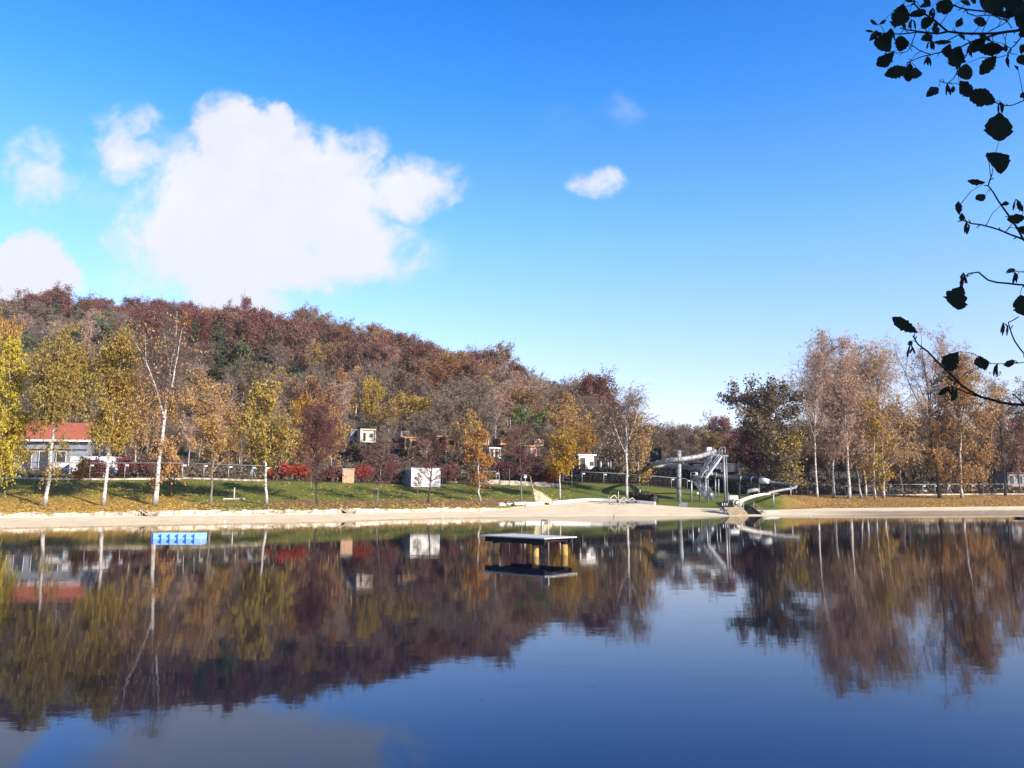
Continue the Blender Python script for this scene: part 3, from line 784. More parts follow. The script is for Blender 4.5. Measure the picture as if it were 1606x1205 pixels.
def kind_tree(kind, px, Y, pytop, label, wpx=None):
    g = GP(px, Y); h = ZZ(pytop, Y) - g[2]; s = h / HH[kind]
    if Y < 205: SIGHT.append((px, Y, pytop + 26, (wpx or 15) * .35))
    elif Y < 262: FARSIGHT.append((px, Y, pytop + 12, (wpx or 15) * .5))
    sx = s
    if wpx: sx = (wpx * Y / FPX) / ({'beech': 7.2, 'rust': 6.8, 'brown': 6.4, 'bare': 6.2, 'pale': 4.8, 'gold': 5.6, 'tan': 4.6, 'spruce': 4.2, 'pine': 4.4, 'green': 5.2, 'blue': 4.2}[kind])
    return inst(kind, g[0], Y, g[2], (sx, sx, s), rt.uniform(0, 6.28), label, PLUR[kind] + ' below and on the hill')

# distinct trees one can point to
for a in [
    ('gold', 472, 128, 622, 'pollard-like golden-topped tree behind the first red bush', 22),
    ('tan', 520, 127, 638, 'orange-yellow tree just right of the purple-brown tree', 24),
    ('gold', 583, 190, 594, 'greenish-yellow tree above the cream hillside cabin', 20),
    ('gold', 650, 196, 619, 'broad golden tree above the orange hillside cabins', 36),
    ('rust', 603, 250, 540, 'rusty orange tree high above the cream hillside cabin', 22),
    ('rust', 785, 300, 543, 'large orange oak high on the hill slope at centre', 34),
    ('pale', 712, 280, 548, 'grey bare-limbed tree left of the large orange oak', 30),
    ('pine', 375, 204, 526, 'lone tall pine with long bare trunk on the slope', 18),
    ('spruce', 352, 240, 560, 'dark spruce left of the lone tall pine', 22),
    ('spruce', 398, 250, 556, 'dark spruce right of the lone tall pine', 20),
    ('blue', 460, 235, 566, 'blue-green fir on the lower slope', 24),
    ('green', 828, 185, 638, 'green tree above the pink hillside cabin', 26),
    ('gold', 883, 140, 678, 'orange-gold tree left of the white cabin', 20),
    ('gold', 915, 150, 668, 'bright yellow tree above the white cabin', 22),
    ('gold', 1113, 170, 676, 'yellow tree behind the top of the water slide', 18),
    ('rust', 925, 300, 590, 'rusty tree at the right end of the ridge', 30),
    ('tan', 610, 185, 628, 'tan tree left of the broad golden tree', 26),
    ('tan', 738, 150, 640, 'tan tree beside the largest orange cabin', 22),
    ('pale', 668, 150, 686, 'pale bare tree among the orange cabins', 12),
    ('bare', 609, 150, 655, 'bare tree right of the cream hillside cabin', 24),
    ('bare', 540, 148, 650, 'bare tree left of the cream hillside cabin', 20),
    ('bare', 680, 156, 662, 'bare tree between the two orange cabins', 16),
    ('rust', 808, 158, 668, 'rusty brown tree between the white and pink cabins', 22),
    ('bare', 862, 156, 662, 'bare brownish tree above the maroon shrub row', 26),
    ('bare', 378, 130, 640, 'pale grey bare tree behind the rail fence', 20),
    ('pale', 295, 128, 640, 'pale tree behind the left end of the rail fence', 20),
    ('tan', 210, 122, 600, 'tan tree behind the tallest birch', 26),
    ('brown', 100, 140, 640, 'brown tree behind the red roof', 30),
    ('spruce', 160, 250, 505, 'dark spruce high behind the narrow yellow birch', 30),
    ('spruce', 110, 245, 512, 'dark spruce above the red-roofed house', 30),
    ('spruce', 210, 240, 530, 'dark spruce left of the tallest birch crown', 30),
    ('pine', 35, 220, 525, 'pine with pale trunk above the left edge house', 24),
    ('gold', 2, 200, 498, 'golden tree top at the left edge of the hill', 20),
    ('gold', 305, 300, 490, 'olive-yellow tree near the ridge above the round orange tree', 22),
    ('beech', 384, 383, 470, 'dark bushy tree poking above the ridge under the cloud', 12),
    ('bare', 1060, 185, 664, 'brown bush-crowned tree left of the slide post', 34),
    ('brown', 1022, 180, 674, 'brown tree right of the tall bare birch', 26),
    ('beech', 1132, 205, 657, 'maroon tree behind the water slide', 28),
    ('bare', 1096, 182, 666, 'bare tree directly behind the slide support post', 26),
    ('spruce', 1436, 170, 640, 'dark conifer between the orange birches of the right shore', 16),
    ('brown', 1300, 172, 655, 'brown tree behind the dense right shore group', 34),
    ('brown', 1350, 175, 650, 'brown thicket tree behind the golden slim birch', 34),
    ('brown', 1420, 172, 655, 'brown thicket tree right of the dense group', 34),
    ('rust', 1455, 178, 660, 'rusty thicket tree left of the black-trunked tree', 30),
    ('brown', 1500, 175, 660, 'brown thicket tree behind the bushy orange birch', 34),
    ('rust', 1560, 172, 640, 'rusty tree behind the right edge', 34),
    ('rust', 1600, 165, 655, 'rusty tree at the right edge of the photo', 30),
    ('bare', 1250, 165, 660, 'bare tree behind the dark oak', 28),
]:
    kind_tree(a[0], a[1], a[2], a[3], a[4], a[5])

# the wooded hill, filled tree by tree
def kinds_at(px, f):
    """f: 0 at the foot of the hill, 1 at the crest"""
    if f > .62:
        base = {'beech': 17, 'bare': 1.6, 'brown': 1.2, 'rust': .4, 'pale': .5}
        if px > 820: base = {'beech': 4, 'rust': 6, 'brown': 3, 'bare': 2}
    elif f > .33:
        if px < 420: base = {'spruce': 13, 'pine': 2.5, 'brown': 1.6, 'beech': 4, 'bare': 1.6, 'pale': .8}
        elif px < 620: base = {'beech': 7, 'spruce': 2.0, 'bare': 2, 'rust': 1.3, 'brown': 1.5, 'pale': 1.2}
        else: base = {'beech': 3, 'rust': 4, 'bare': 5, 'brown': 3, 'pale': 2, 'gold': .3}
    else:
        if px < 420: base = {'bare': 5, 'brown': 3, 'spruce': 2, 'pale': 2, 'tan': 1.5, 'gold': .5}
        elif px < 900: base = {'bare': 3.5, 'tan': 3.5, 'brown': 2.5, 'rust': 2.2, 'gold': 1.0, 'pale': 3}
        else: base = {'bare': 4, 'brown': 5, 'rust': 1, 'tan': .3}
    return base
SECT = [(40, 'above the left roof edge'), (110, 'above the olive-yellow birch'), (190, 'above the narrow yellow birch'), (270, 'above the tallest lawn birch'), (345, 'above the round orange tree'), (410, 'above the lone tall pine'), (480, 'above the blue-green fir'), (545, 'above the tan wooden box'), (600, 'above the cream cabin'), (660, 'above the white container hut'), (730, 'above the largest orange cabin'), (800, 'above the maroon shrub row'), (860, 'above the play sail'), (930, 'above the white cabin'), (1000, 'above the tall bare birch'), (1160, 'behind the water slide'), (5000, 'behind the right shore')]
pts = []
tries = 0
while tries < 26000:
    tries += 1
    px = rt.uniform(-170, 1130); Y = math.sqrt(rt.uniform(172 ** 2, 405 ** 2))
    if px > 980 and Y < 230: continue
    f = (Y - 172) / (405 - 172)
    X = (px - 803) / 1262 * Y
    sp = 7.6 + 5.2 * f
    if px < -60: sp *= 1.5
    if any((X - a) ** 2 + (Y - b) ** 2 < sp * sp for a, b in pts): continue
    pts.append((X, Y))
print('hill trees', len(pts))
for X, Y in pts:
    px = 803 + 1262 * X / Y
    f = min(max((Y - 172) / (385 - 172), 0), 1)
    w = kinds_at(px, f + rt.uniform(-.1, .1))
    kd = rt.choices(list(w), list(w.values()))[0]
    band = 'on the hill crest' if f > .84 else ('on the upper slope' if f > .6 else ('halfway up the hill' if f > .33 else 'on the lower slope'))
    sec = next(s for lim, s in SECT if px < lim)
    s = (rt.uniform(.78, 1.15) if f < .8 else rt.uniform(.86, 1.04)) * (1.0 if px < 960 else .62) * (1.0 if f > .3 else .85) * {'gold': .9, 'spruce': .9, 'pine': .95}.get(kd, 1)
    if Y < 262 and blocks(px, Y, H(X, Y) + HH[kd] * s, 4 * s, FARSIGHT): s *= .62
    if Y < 205 and blocks(px, Y, H(X, Y) + HH[kd] * s, 5 * s): continue
    inst(kd, X, Y, H(X, Y), (s * rt.uniform(.9, 1.1), s, s * rt.uniform(.88, 1.1)), rt.uniform(0, 6.28), f'{DESC[kd]} {band}, {sec}', PLUR[kd] + ' of the wooded hill')

RSEC = [(1230, 'behind the dark oak'), (1300, 'behind the first pale birch'), (1345, 'behind the thick-trunked birch'), (1400, 'behind the golden slim birch'), (1460, 'left of the black-trunked tree'), (1500, 'behind the black-trunked tree'), (1550, 'behind the bushy orange birch'), (1606, 'at the right edge'), (9999, 'beyond the right edge')]
# woods behind the right shore and the mid distance between lawn and hill
for k in range(75):
    px = rt.uniform(1140, 1760); Y = rt.uniform(176, 240)
    g = GP(px, Y); kd = rt.choices(['brown', 'bare', 'rust', 'beech', 'spruce'], [4, 5, 3, 1, .8])[0]
    s = rt.uniform(.6, .95)
    inst(kd, g[0], Y, g[2], s, rt.uniform(0, 6.28), f"{DESC[kd]} in the woods {'near the front' if Y < 195 else ('midway back' if Y < 218 else 'far back')}, {next(q for lim, q in RSEC if px < lim)}", PLUR[kd] + ' behind the right shore')
for k in range(60):
    px = rt.uniform(-60, 900); Y = rt.uniform(124, 170)
    if 535 < px < 970 and Y < 166: continue
    g = GP(px, Y); kd = rt.choices(['bare', 'tan', 'brown', 'pale', 'gold'], [6, 2, 3, 1.5, .3])[0]
    s = rt.uniform(.42, .68)
    if blocks(px, Y, g[2] + HH[kd] * s, 5 * s): continue
    sec = next(s_ for lim, s_ in SECT if px < lim).replace('above', 'below the trees')
    inst(kd, g[0], Y, g[2], s, rt.uniform(0, 6.28), f'small {DESC[kd]} at the hill foot, {next(q for lim, q in SECT if px < lim).replace("above", "near")}', 'small ' + PLUR[kd] + ' at the hill foot')

# the far ridge reads as one mass
def far_wood():
    rs = np.random.RandomState(3)
    Vs = []; 
    n = 1400
    px = rs.uniform(900, 1900, n); Y = rs.uniform(650, 900, n); X = (px - 803) / 1262 * Y
    z = np.array([H(x, y) for x, y in zip(X, Y)])
    hgt = rs.uniform(9, 18, n); r = rs.uniform(5, 8, n)
    C0 = []
    for i in range(n):
        m = 90
        d = norm(rs.normal(0, 1, (m, 3))) * rs.uniform(.6, 1, (m, 1)) * np.array([r[i], r[i], hgt[i] * .5])
        C0.append(d + np.array([X[i], Y[i], z[i] + hgt[i] * .55]))
    V, F = quads(rs, np.concatenate(C0), 1.5)
    tag(link('distant_wood', npmesh('distant_wood', V, F, M['lf_far'])), 'distant brown wooded ridge on the horizon right of the hill', 'woodland', None, 'stuff')
M['lf_far'] = leafmat('distant_leaves', [(.10, .055, .055), (.15, .08, .07), (.12, .09, .07)], trans=.2, clump=.7)
far_wood()
# --PART2--
# ------------------------------------------------------------ undergrowth and fallen leaves
def undergrowth():
    rs = np.random.RandomState(11)
    n = 3600
    px = rs.uniform(-150, 1750, n); f = rs.uniform(0, 1, n) ** 1.3
    C0 = []
    for i in range(n):
        y0 = float(np.interp(px[i], KX, lawnY)) + 1.5
        y1 = 235
        Y = y0 + (y1 - y0) * f[i]
        if 885 < px[i] < 1225 and Y < 154: continue
        X = (px[i] - 803) / 1262 * Y
        z = H(X, Y); m = 26; r = rs.uniform(.7, 1.7); hh = rs.uniform(.5, 1.6)
        d = norm(rs.normal(0, 1, (m, 3))) * rs.uniform(.3, 1, (m, 1)) * np.array([r, r, hh])
        d[:, 2] = np.abs(d[:, 2])
        C0.append(d + np.array([X, Y, z]))
    Cn = np.concatenate(C0)
    V, F = quads(rs, Cn, .34, 1.6)
    tag(link('undergrowth', npmesh('undergrowth', V, F, M['lf_scrub'])), 'brown scrub and brambles covering the hill foot behind the lawn', 'undergrowth', None, 'stuff')
M['lf_scrub'] = leafmat('scrub_leaves', [(.06, .045, .033), (.11, .078, .055), (.16, .12, .078), (.09, .09, .04)], trans=.15, clump=.65)
undergrowth()
def fallen():
    rs = np.random.RandomState(12)
    C0 = []
    for (a, b, n) in [(-60, 340, 7500), (340, 900, 5200), (1230, 1700, 5200)]:
        px = rs.uniform(a, b, n); f = rs.uniform(0, 1, n) ** 1.4
        for i in range(n):
            y0 = float(np.interp(px[i], KX, wallY)) + .5; y1 = float(np.interp(px[i], KX, lawnY)) - 1
            Y = y0 + (y1 - y0) * f[i]; X = (px[i] - 803) / 1262 * Y
            C0.append((X, Y, H(X, Y) + .03 + rs.uniform(0, .03)))
    V, F = quads(rs, np.array(C0), .23, 1.2)
    Vz = V.reshape(-1, 4, 3); c = Vz.mean(1, keepdims=True); Vz[:, :, 2] = c[:, :, 2] + (Vz[:, :, 2] - c[:, :, 2]) * .35
    tag(link('fallen_leaves', npmesh('fallen_leaves', Vz.reshape(-1, 3), F, M['lf_fallen'])), 'yellow and brown leaves fallen on the lakeside lawn', 'leaves', None, 'stuff')
M['lf_fallen'] = leafmat('fallen_leaf_litter', [(.22, .11, .045), (.46, .27, .06), (.60, .42, .08)], trans=.1)
fallen()

# ------------------------------------------------------------ shrubs
def shrub(name, px, Y, w, pytop, leaf, twig, label, group, n=2600, size=.2):
    g = GP(px, Y); h = ZZ(pytop, Y) - g[2]
    seed0[0] += 1
    ms = tree_meshes(seed0[0], 'bark', twig, leaf, h=h, rad=w * .5 * Y / FPX, cb=.02, tr=.06, nl=46, sub=6, tw=5, leaves=n, lsize=size, jit=.22,
                     shape=shape_wide, elev=55, elev_top=70, twr=.014, trunk_top=.8)
    r = empty(name, (g[0], g[1], g[2] - .05), 0, label, 'shrub', group)
    link('stems', ms[0], r); link('branches', ms[1], r); link('foliage', ms[2], r)
GR = 'red and maroon shrubs behind the lawn'
shrub('red_shrub', 446, 119, 40, 732, 'lf_red', 'twig_red', 'bright red bush, widest of the reds, right of the yellow birch', GR)
shrub('red_shrub', 470, 119.5, 30, 734, 'lf_red', 'twig_red', 'bright red bush touching the purple-brown tree', GR)
shrub('red_shrub', 573, 124, 40, 734, 'lf_red', 'twig_red', 'dark red bush directly right of the tan wooden box', GR)
shrub('red_shrub', 864, 133, 34, 738, 'lf_red', 'twig_red', 'red bush at the right end of the maroon shrub row', GR)
for i, (px, Y, w, top, lb) in enumerate([
    (193, 113, 40, 722, 'maroon shrub in front of the white hut beside the narrow birch'), (226, 113, 34, 726, 'maroon shrub just left of the tallest birch trunk'),
    (266, 113, 36, 724, 'maroon shrub just right of the tallest birch trunk'), (520, 121, 40, 736, 'maroon shrub directly left of the tan wooden box'),
    (612, 125, 48, 728, 'maroon shrub left of the white container hut'), (706, 128, 40, 734, 'maroon shrub right of the white container hut'),
    (791, 134, 42, 728, 'tall maroon shrub at the left end of the low concrete wall'), (814, 134.5, 40, 732, 'maroon shrub in the middle of the low concrete wall'),
    (840, 134, 40, 735, 'maroon shrub behind the wooden play sail'), (146, 112, 34, 724, 'brownish maroon shrub before the white hut')]):
    shrub('maroon_shrub', px, Y, w, top, 'lf_maroon', 'twig_red', lb, GR, 2200)
shrub('golden_shrub', 428, 120, 20, 738, 'lf_gold', 'twig', 'small golden bush left of the bright red bush', None, 1000, .18)
shrub('golden_shrub', 752, 129, 40, 728, 'lf_rust', 'twig', 'rusty golden bush behind the crooked slim birch', None, 2000, .2)

M['lf_dullscrub'] = leafmat('dull_scrub_leaves', [(.05, .04, .03), (.09, .065, .045), (.12, .10, .05)], trans=.1)
for px, Y, w, top, lb in [(560, 147, 30, 697, 'dark scrub bush under the grey cabin'), (582, 146, 30, 699, 'dark scrub bush under the cream cabin'), (640, 156, 30, 706, 'dark scrub bush under the small orange cabin'),
    (705, 148, 36, 712, 'dark scrub bush under the largest orange cabin'), (838, 146, 40, 716, 'dark scrub bush under the wide pink cabin'), (776, 148, 26, 720, 'dark scrub bush under the small white cabin'),
    (600, 140, 50, 712, 'dark scrub bush behind the dark red bush'), (740, 140, 44, 712, 'dark scrub bush behind the rusty golden shrub')]:
    shrub('scrub_bush', px, Y, w, top, 'lf_dullscrub', 'twig_grey', lb, 'dark scrub bushes under the cabins', 1800, .26)

def hedge(name, pxa, pxb, Ya, Yb, h, d, leaf, label, jag=.12, n=260):
    rs = np.random.RandomState(int(pxa))
    a = np.array(GP(pxa, Ya)); b = np.array(GP(pxb, Yb)); L = np.linalg.norm(b - a)
    N = int(L * n)
    t = rs.uniform(0, 1, N); s = rs.uniform(-.5, .5, N); v = rs.uniform(0, 1, N)
    face = rs.randint(0, 3, N)
    s = np.where(face == 0, -.5, np.where(face == 1, .5, s)); v = np.where(face == 2, 1.0, v)
    ax = (b - a) / L; nrm = np.array([-ax[1], ax[0], 0])
    P = a + (b - a) * t[:, None] + nrm * (s * d)[:, None]
    hh = h * (1 + jag * np.sin(t * L * 1.3) * .5 + jag * np.sin(t * L * 3.1 + 1) * .4)
    P[:, 2] += v * hh; P += rs.normal(0, .07, P.shape)
    V, F = quads(rs, P, .22, 1.3)
    r = empty(name, tuple(a), 0, label, 'hedge')
    V = V - a
    link('foliage', npmesh('foliage', V, F, M[leaf]), r)
    mb = MB()
    for k in range(int(L / .6)):
        p = ax * (k + .5) * .6; z = (h * .82)
        mb.tube([(p[0], p[1], 0), (p[0] + .1, p[1], z * .5), (p[0] - .05, p[1] + .05, z)], .03, 4)
        mb.box((p[0], p[1], z * .5), (.62, d * .7, z), rz=math.atan2(ax[1], ax[0]))
    mb.build('stems', M['bark'] if 'dark' not in name else M['black'], r)
hedge('clipped_hedge', 990, 1029, 118, 115, 1.25, 1.2, 'lf_hedge', 'clipped brown box hedge at the foot of the tall bare birch', .05, 420)
hedge('dark_bank', 893, 1000, 141, 142, 2.0, 1.6, 'lf_dark', 'long dark leafy bank behind the rail fence below the white cabin') if False else None
M['lf_dark'] = leafmat('dark_bank_leaves', [(.008, .008, .008), (.014, .013, .012), (.022, .019, .016)], trans=.05)  # near-black leaf mass filling in for the dark bank behind the slide
hedge('dark_bank', 896, 998, 141, 142.5, 2.5, 2.4, 'lf_dark', 'long dark leafy bank below the white cabin, behind the rail fence', .25)
hedge('dark_bank', 1004, 1128, 143, 146, 3.3, 2.6, 'lf_dark', 'tall dark leafy bank behind the slide support post', .2)
hedge('dark_bank', 1130, 1215, 143, 146, 2.3, 2.6, 'lf_dark', 'dark leafy bank under the long dark slide tube', .25)

# ------------------------------------------------------------ shore edging and wall
def wall_run(mb, pxa, pxb, step, yfun, zlo, hh, th, jag, rs):
    px = pxa
    while px < pxb:
        q = min(px + step * rs.uniform(.7, 1.3), pxb)
        Ya = yfun(px); Yb = yfun(q)
        a = Vector(GP(px, Ya)); b = Vector(GP(q - .18, Yb))
        za = zlo(px)
        h = hh(px) + rs.uniform(-jag, jag)
        d = (b - a); d.z = 0
        mb.box(((a.x + b.x) / 2, (a.y + b.y) / 2, za + h / 2 - .1), (d.length, th * rs.uniform(.9, 1.1), h + .2), rz=math.atan2(d.y, d.x))
        px = q
rr_ = random.Random(4)
mb = MB()
wall_run(mb, -200, 786, 9, lambda p: float(np.interp(p, KX, wallY)) + .02, lambda p: float(np.interp(p, KX, wallZ)) - .05,
         lambda p: float(np.interp(p, KX, wallH)) - .02, .5, .10, rr_)
tag(mb.build('retaining_wall', M['concrete'], bevel=.02), 'long low pale stone retaining wall between the beach and the left lawn', 'wall')
mb = MB()
pts_ = [(px, float(np.interp(px, KX, shoreY)) + .15) for px in range(-200, 800, 20)]
for (p, ya), (q, yb) in zip(pts_, pts_[1:]):
    a = GP(p, ya); b = GP(q, yb); mb.bar((a[0], a[1], .05), (b[0], b[1], .05), .06, .07)
tag(mb.build('shore_edging', M['timber']), 'thin dark board edging along the left waterline', 'edging')
mb = MB()
wall_run(mb, 760, 878, 22, lambda p: 131.5, lambda p: H((p - 803) / 1262 * 131.5, 131.5), lambda p: .62, .3, .03, rr_)
tag(mb.build('concrete_wall', M['concrete']), 'low pale concrete wall in front of the maroon shrub row', 'wall')
# white curb round the sand play area
mb = MB()
cur = [(783, 104.5), (798, 106.5), (815, 107.5), (838, 108.5), (862, 110.5), (885, 113), (905, 115.8), (925, 117.6), (945, 117.3), (965, 116.5), (985, 115.5), (1005, 114.2), (1028, 112.8)]
for (p, ya), (q, yb) in zip(cur, cur[1:]):
    a = Vector(GP(p, ya)); b = Vector(GP(q, yb)); mb.bar((a.x, a.y, a.z + .12), (b.x, b.y, b.z + .12), .30, .55)
tag(mb.build('sandpit_curb', M['white'], bevel=.03), 'white curved curb around the raised sand play area', 'curb')

def post(name, px, Y, h, r, mat, label, cat='post', group=None, tagbox=None, lean=0.0):
    g = GP(px, Y); e = empty(name, (g[0], g[1], g[2]), 0, label, cat, group)
    m_ = MB(); m_.tube([(0, 0, -.1), (lean * .5, 0, h * .5), (lean, 0, h)], [r, r * .95, r * .9], 8); m_.build('pole', M[mat], e)
    if tagbox:
        t_ = MB(); t_.box((lean + tagbox[3], -.06 - r, h + tagbox[4]), tagbox[:3]); t_.build(tagbox[5], M['tag'], e, .01)
    else:
        t_ = MB(); t_.tube([(lean, 0, h - .005), (lean, 0, h + .03)], [r * 1.25, r * .7], 8); t_.build('cap', M['steel'], e)
    return e
SG = 'thin stakes by the retaining wall'
for px, Y, h, lb in [(223, 79, .95, 'thin pale stake on the left, nearest the wall gap under the tallest birch'), (231, 79, .7, 'shorter pale stake right of the wall gap under the tallest birch'),
                     (535, 89, 1.1, 'thin pale stake left of the dark drain mouth'), (545, 89, .7, 'shorter pale stake right of the dark drain mouth'),
                     (694, 97, 1.2, 'thin stake on the wall below the white container hut'), (752, 99, 1.0, 'thin stake on the wall below the crooked birch')]:
    post('stake', px, Y, h, .03, 'timber', lb, 'stake', SG)
for px, lb in [(226, 'dark drain mouth in the retaining wall under the tallest birch'), (540, 'dark drain mouth in the retaining wall below the maroon shrub')]:
    Y = float(np.interp(px, KX, wallY)) - .5
    g = GP(px, Y); e = empty('drain_outlet', g, 0, lb, 'drain')
    m_ = MB(); m_.prism([(-.45, 0, .55), (.05, 0, .42), (.45, 0, 0), (-.1, 0, 0)], (0, 0, 0), (0, .45, 0)); m_.build('mouth', M['black'], e)
    m_ = MB(); m_.bar((-.5, 0, .6), (.5, 0, .04), .14); m_.box((.85, .1, .22), (.8, .5, .42)); m_.build('apron', M['concrete'], e)
for px, Y, lb in [(352, 72.0, 'short white stub at the waterline left of centre beach'), (694, 88.2, 'short white stub at the waterline below the white container hut'), (963, 93.2, 'small brown stub at the waterline below the sand play area'), (1271, 96.6, 'small pale stub at the waterline of the right beach')]:
    post('waterline_stub', px, Y, .32, .06, 'white_dirty' if px != 963 else 'timber', lb, 'stub', 'stubs along the waterline')

PG = 'thin poles on the lawn'
post('pole', 784, 129, 2.8, .06, 'steel', 'grey leaning pole at the left end of the maroon shrub row', 'pole', PG, lean=-.25)
post('pole', 799, 130, 2.8, .05, 'bark_grey', 'grey pole second from left before the maroon shrubs', 'pole', PG)
post('sign_pole', 824, 127, 2.0, .06, 'steel', 'pole carrying a small white box left of the play sail', 'sign pole', None, (.45, .12, .6, 0, .1, 'box'))
post('pole', 897, 133, 3.1, .07, 'steel', 'tall grey pole right of the thin orange-leaved birch', 'pole', PG)
post('pole', 970, 122, 1.2, .05, 'white_dirty', 'short pale pole left of the clipped brown hedge', 'pole', PG)
post('pole', 488, 110, 1.6, .05, 'timber', 'short pale pole beside the purple-brown tree', 'pole', PG)
post('lamp_post', 435, 133, 5.8, .09, 'steel', 'lamp post with small white globe head above the red bushes', 'lamp', None, (.55, .5, .5, 0, .1, 'globe'))
post('pole', 453, 132, 7.0, .08, 'timber', 'tall wooden pole above the red bushes', 'pole', PG)

# cross-shaped post with flat foot on the left lawn
g = GP(367, 96.5); e = empty('low_post', g, 0, 'thin upright post on a flat white foot, right of the round orange tree', 'post')
m_ = MB(); m_.tube([(0, 0, 0), (0, 0, 1.45)], .06, 8); m_.build('upright', M['white_dirty'], e)
m_ = MB(); m_.box((0, 0, .10), (2.5, .35, .14)); m_.build('foot', M['white_dirty'], e, .02)

def sapling(px, Y, h, leaf, label):
    g = GP(px, Y); seed0[0] += 1
    ms = tree_meshes(seed0[0], 'bark_grey', 'twig', leaf, h=h, rad=h * .26, cb=.35, tr=.05, nl=22, sub=5, tw=4, leaves=900 if 'gold' in leaf else 160, lsize=.16, jit=.15, shape=shape_round, elev=50, twr=.012)
    plant_tree('sapling', ms, (g[0], g[1], g[2] - .03), 0, label, 'sapling', 'young trees on the lawn')
sapling(119, 97, 4.4, 'lf_gold', 'young gold-leaved tree between the olive and the narrow birch')
sapling(268, 98, 2.2, 'lf_maroon', 'young bare tree just right of the tallest birch')
sapling(655, 112, 3.0, 'lf_maroon', 'young thin tree in front of the white container hut')

# ------------------------------------------------------------ fences
def rail_fence(pxs, Ys, h, label, braces=(), low=True, group=None, tagp=True, wires=0):
    g0 = Vector(GP(pxs[0], Ys[0])); e = empty('rail_fence', g0, 0, label, 'fence', group)
    P = [Vector(GP(p, y)) - g0 for p, y in zip(pxs, Ys)]
    for i, p in enumerate(P):
        m_ = MB(); m_.tube([p - Vector((0, 0, .1)), p + Vector((0, 0, h))], .055, 8); po = m_.build('post', M['steel'], e)
        if tagp:
            t_ = MB(); t_.box(p + Vector((.32, -.08, h - .32)), (.42, .03, .22)); t_.build('plate', M['tag'], po)
        if i in braces:
            m_ = MB(); m_.tube([p + Vector((0, 0, h * .85)), p + Vector((.8, -.1, 0))], .05, 6); m_.tube([p + Vector((0, 0, h * .85)), p + Vector((-.5, -.1, 0))], .05, 6); m_.build('brace', M['steel'], po)
    m_ = MB(); m_.tube([p + Vector((0, 0, h)) for p in P], .05, 8); m_.build('top_rail', M['steel'], e)
    if low:
        m_ = MB()
        for a, b in zip(P, P[1:]): m_.bar(a + Vector((0, .02, .12)), b + Vector((0, .02, .12)), .12, .25)
        m_.build('bottom_board', M['concrete'], e)
    m_ = MB()
    for k in range(1, 5):
        z = h * k / 5
        m_.tube([p + Vector((0, .05, z)) for p in P], .008, 3)
    for a, b in zip(P, P[1:]):
        L = (b - a).length; n = max(int(L / .8), 1)
        for k in range(n):
            q = a + (b - a) * (k + .5) / n
            m_.tube([q + Vector((0, .05, .1)), q + Vector((0, .05, h))], .006, 3)
    m_.build('wire_mesh', M['twig_grey'], e)
rail_fence([-30, 30, 85, 140, 195, 245, 285], [108.5] * 3 + [109, 110, 111, 111.5], 2.3, 'grey rail fence running behind the yellow birches at the left', group='rail fences of the lawn')
rail_fence([286, 319, 358, 395, 416], [112.5, 112.8, 113.3, 114, 114.6], 2.2, 'grey rail fence with bracing between the tallest birch and the red bush', braces=(3,), group='rail fences of the lawn')
rail_fence([693, 723, 752, 778], [130, 130.5, 131, 132], 2.0, 'grey rail fence right of the white container hut', group='rail fences of the lawn')
rail_fence([592, 612, 630], [126.5, 127, 127.5], 1.9, 'short grey rail fence left of the white container hut', group='rail fences of the lawn')
rail_fence([913, 947, 982, 1017, 1053, 1078], [138.5, 139.5, 140, 140.5, 141, 141.6], 1.9, 'grey rail fence in front of the dark banks', low=False, group='rail fences of the lawn')
rail_fence([1326, 1362, 1395, 1448, 1467, 1488, 1525, 1543, 1575, 1612], [151.5, 151.8, 152, 152.5, 153, 153.5, 154.5, 155, 156.5, 158], 2.05, 'grey mesh rail fence behind the right shore birches', braces=(1, 5), group='rail fences of the right shore')

# ------------------------------------------------------------ buildings
def window(parent, x0, x1, z0, z1, y, frame='dark', nx_=1):
    """framed window in the front face (front is -y)"""
    w = x1 - x0; h = z1 - z0; t = .07
    m_ = MB()
    m_.box(((x0 + x1) / 2, y - .03, z0 + t / 2), (w, .08, t)); m_.box(((x0 + x1) / 2, y - .03, z1 - t / 2), (w, .08, t))
    m_.box((x0 + t / 2, y - .03, (z0 + z1) / 2), (t, .08, h - 2 * t)); m_.box((x1 - t / 2, y - .03, (z0 + z1) / 2), (t, .08, h - 2 * t))
    for k in range(1, nx_): m_.box((x0 + w * k / nx_, y - .03, (z0 + z1) / 2), (t, .075, h - 2 * t))
    f = m_.build('window', M[frame], parent)
    p = MB(); p.box(((x0 + x1) / 2, y - .012, (z0 + z1) / 2), (w - t, .02, h - t)); p.build('pane', M['glass'], f)
def door(parent, x0, x1, z0, z1, y, mat='dark'):
    m_ = MB(); m_.box(((x0 + x1) / 2, y - .03, (z0 + z1) / 2), (x1 - x0, .06, z1 - z0))
    d = m_.build('door', M[mat], parent, .01)
    m_ = MB(); m_.tube([(x1 - .12, y - .09, z0 + 1.0), (x1 - .12, y - .09, z0 + 1.15)], .02, 6); m_.build('handle', M['steel'], d)
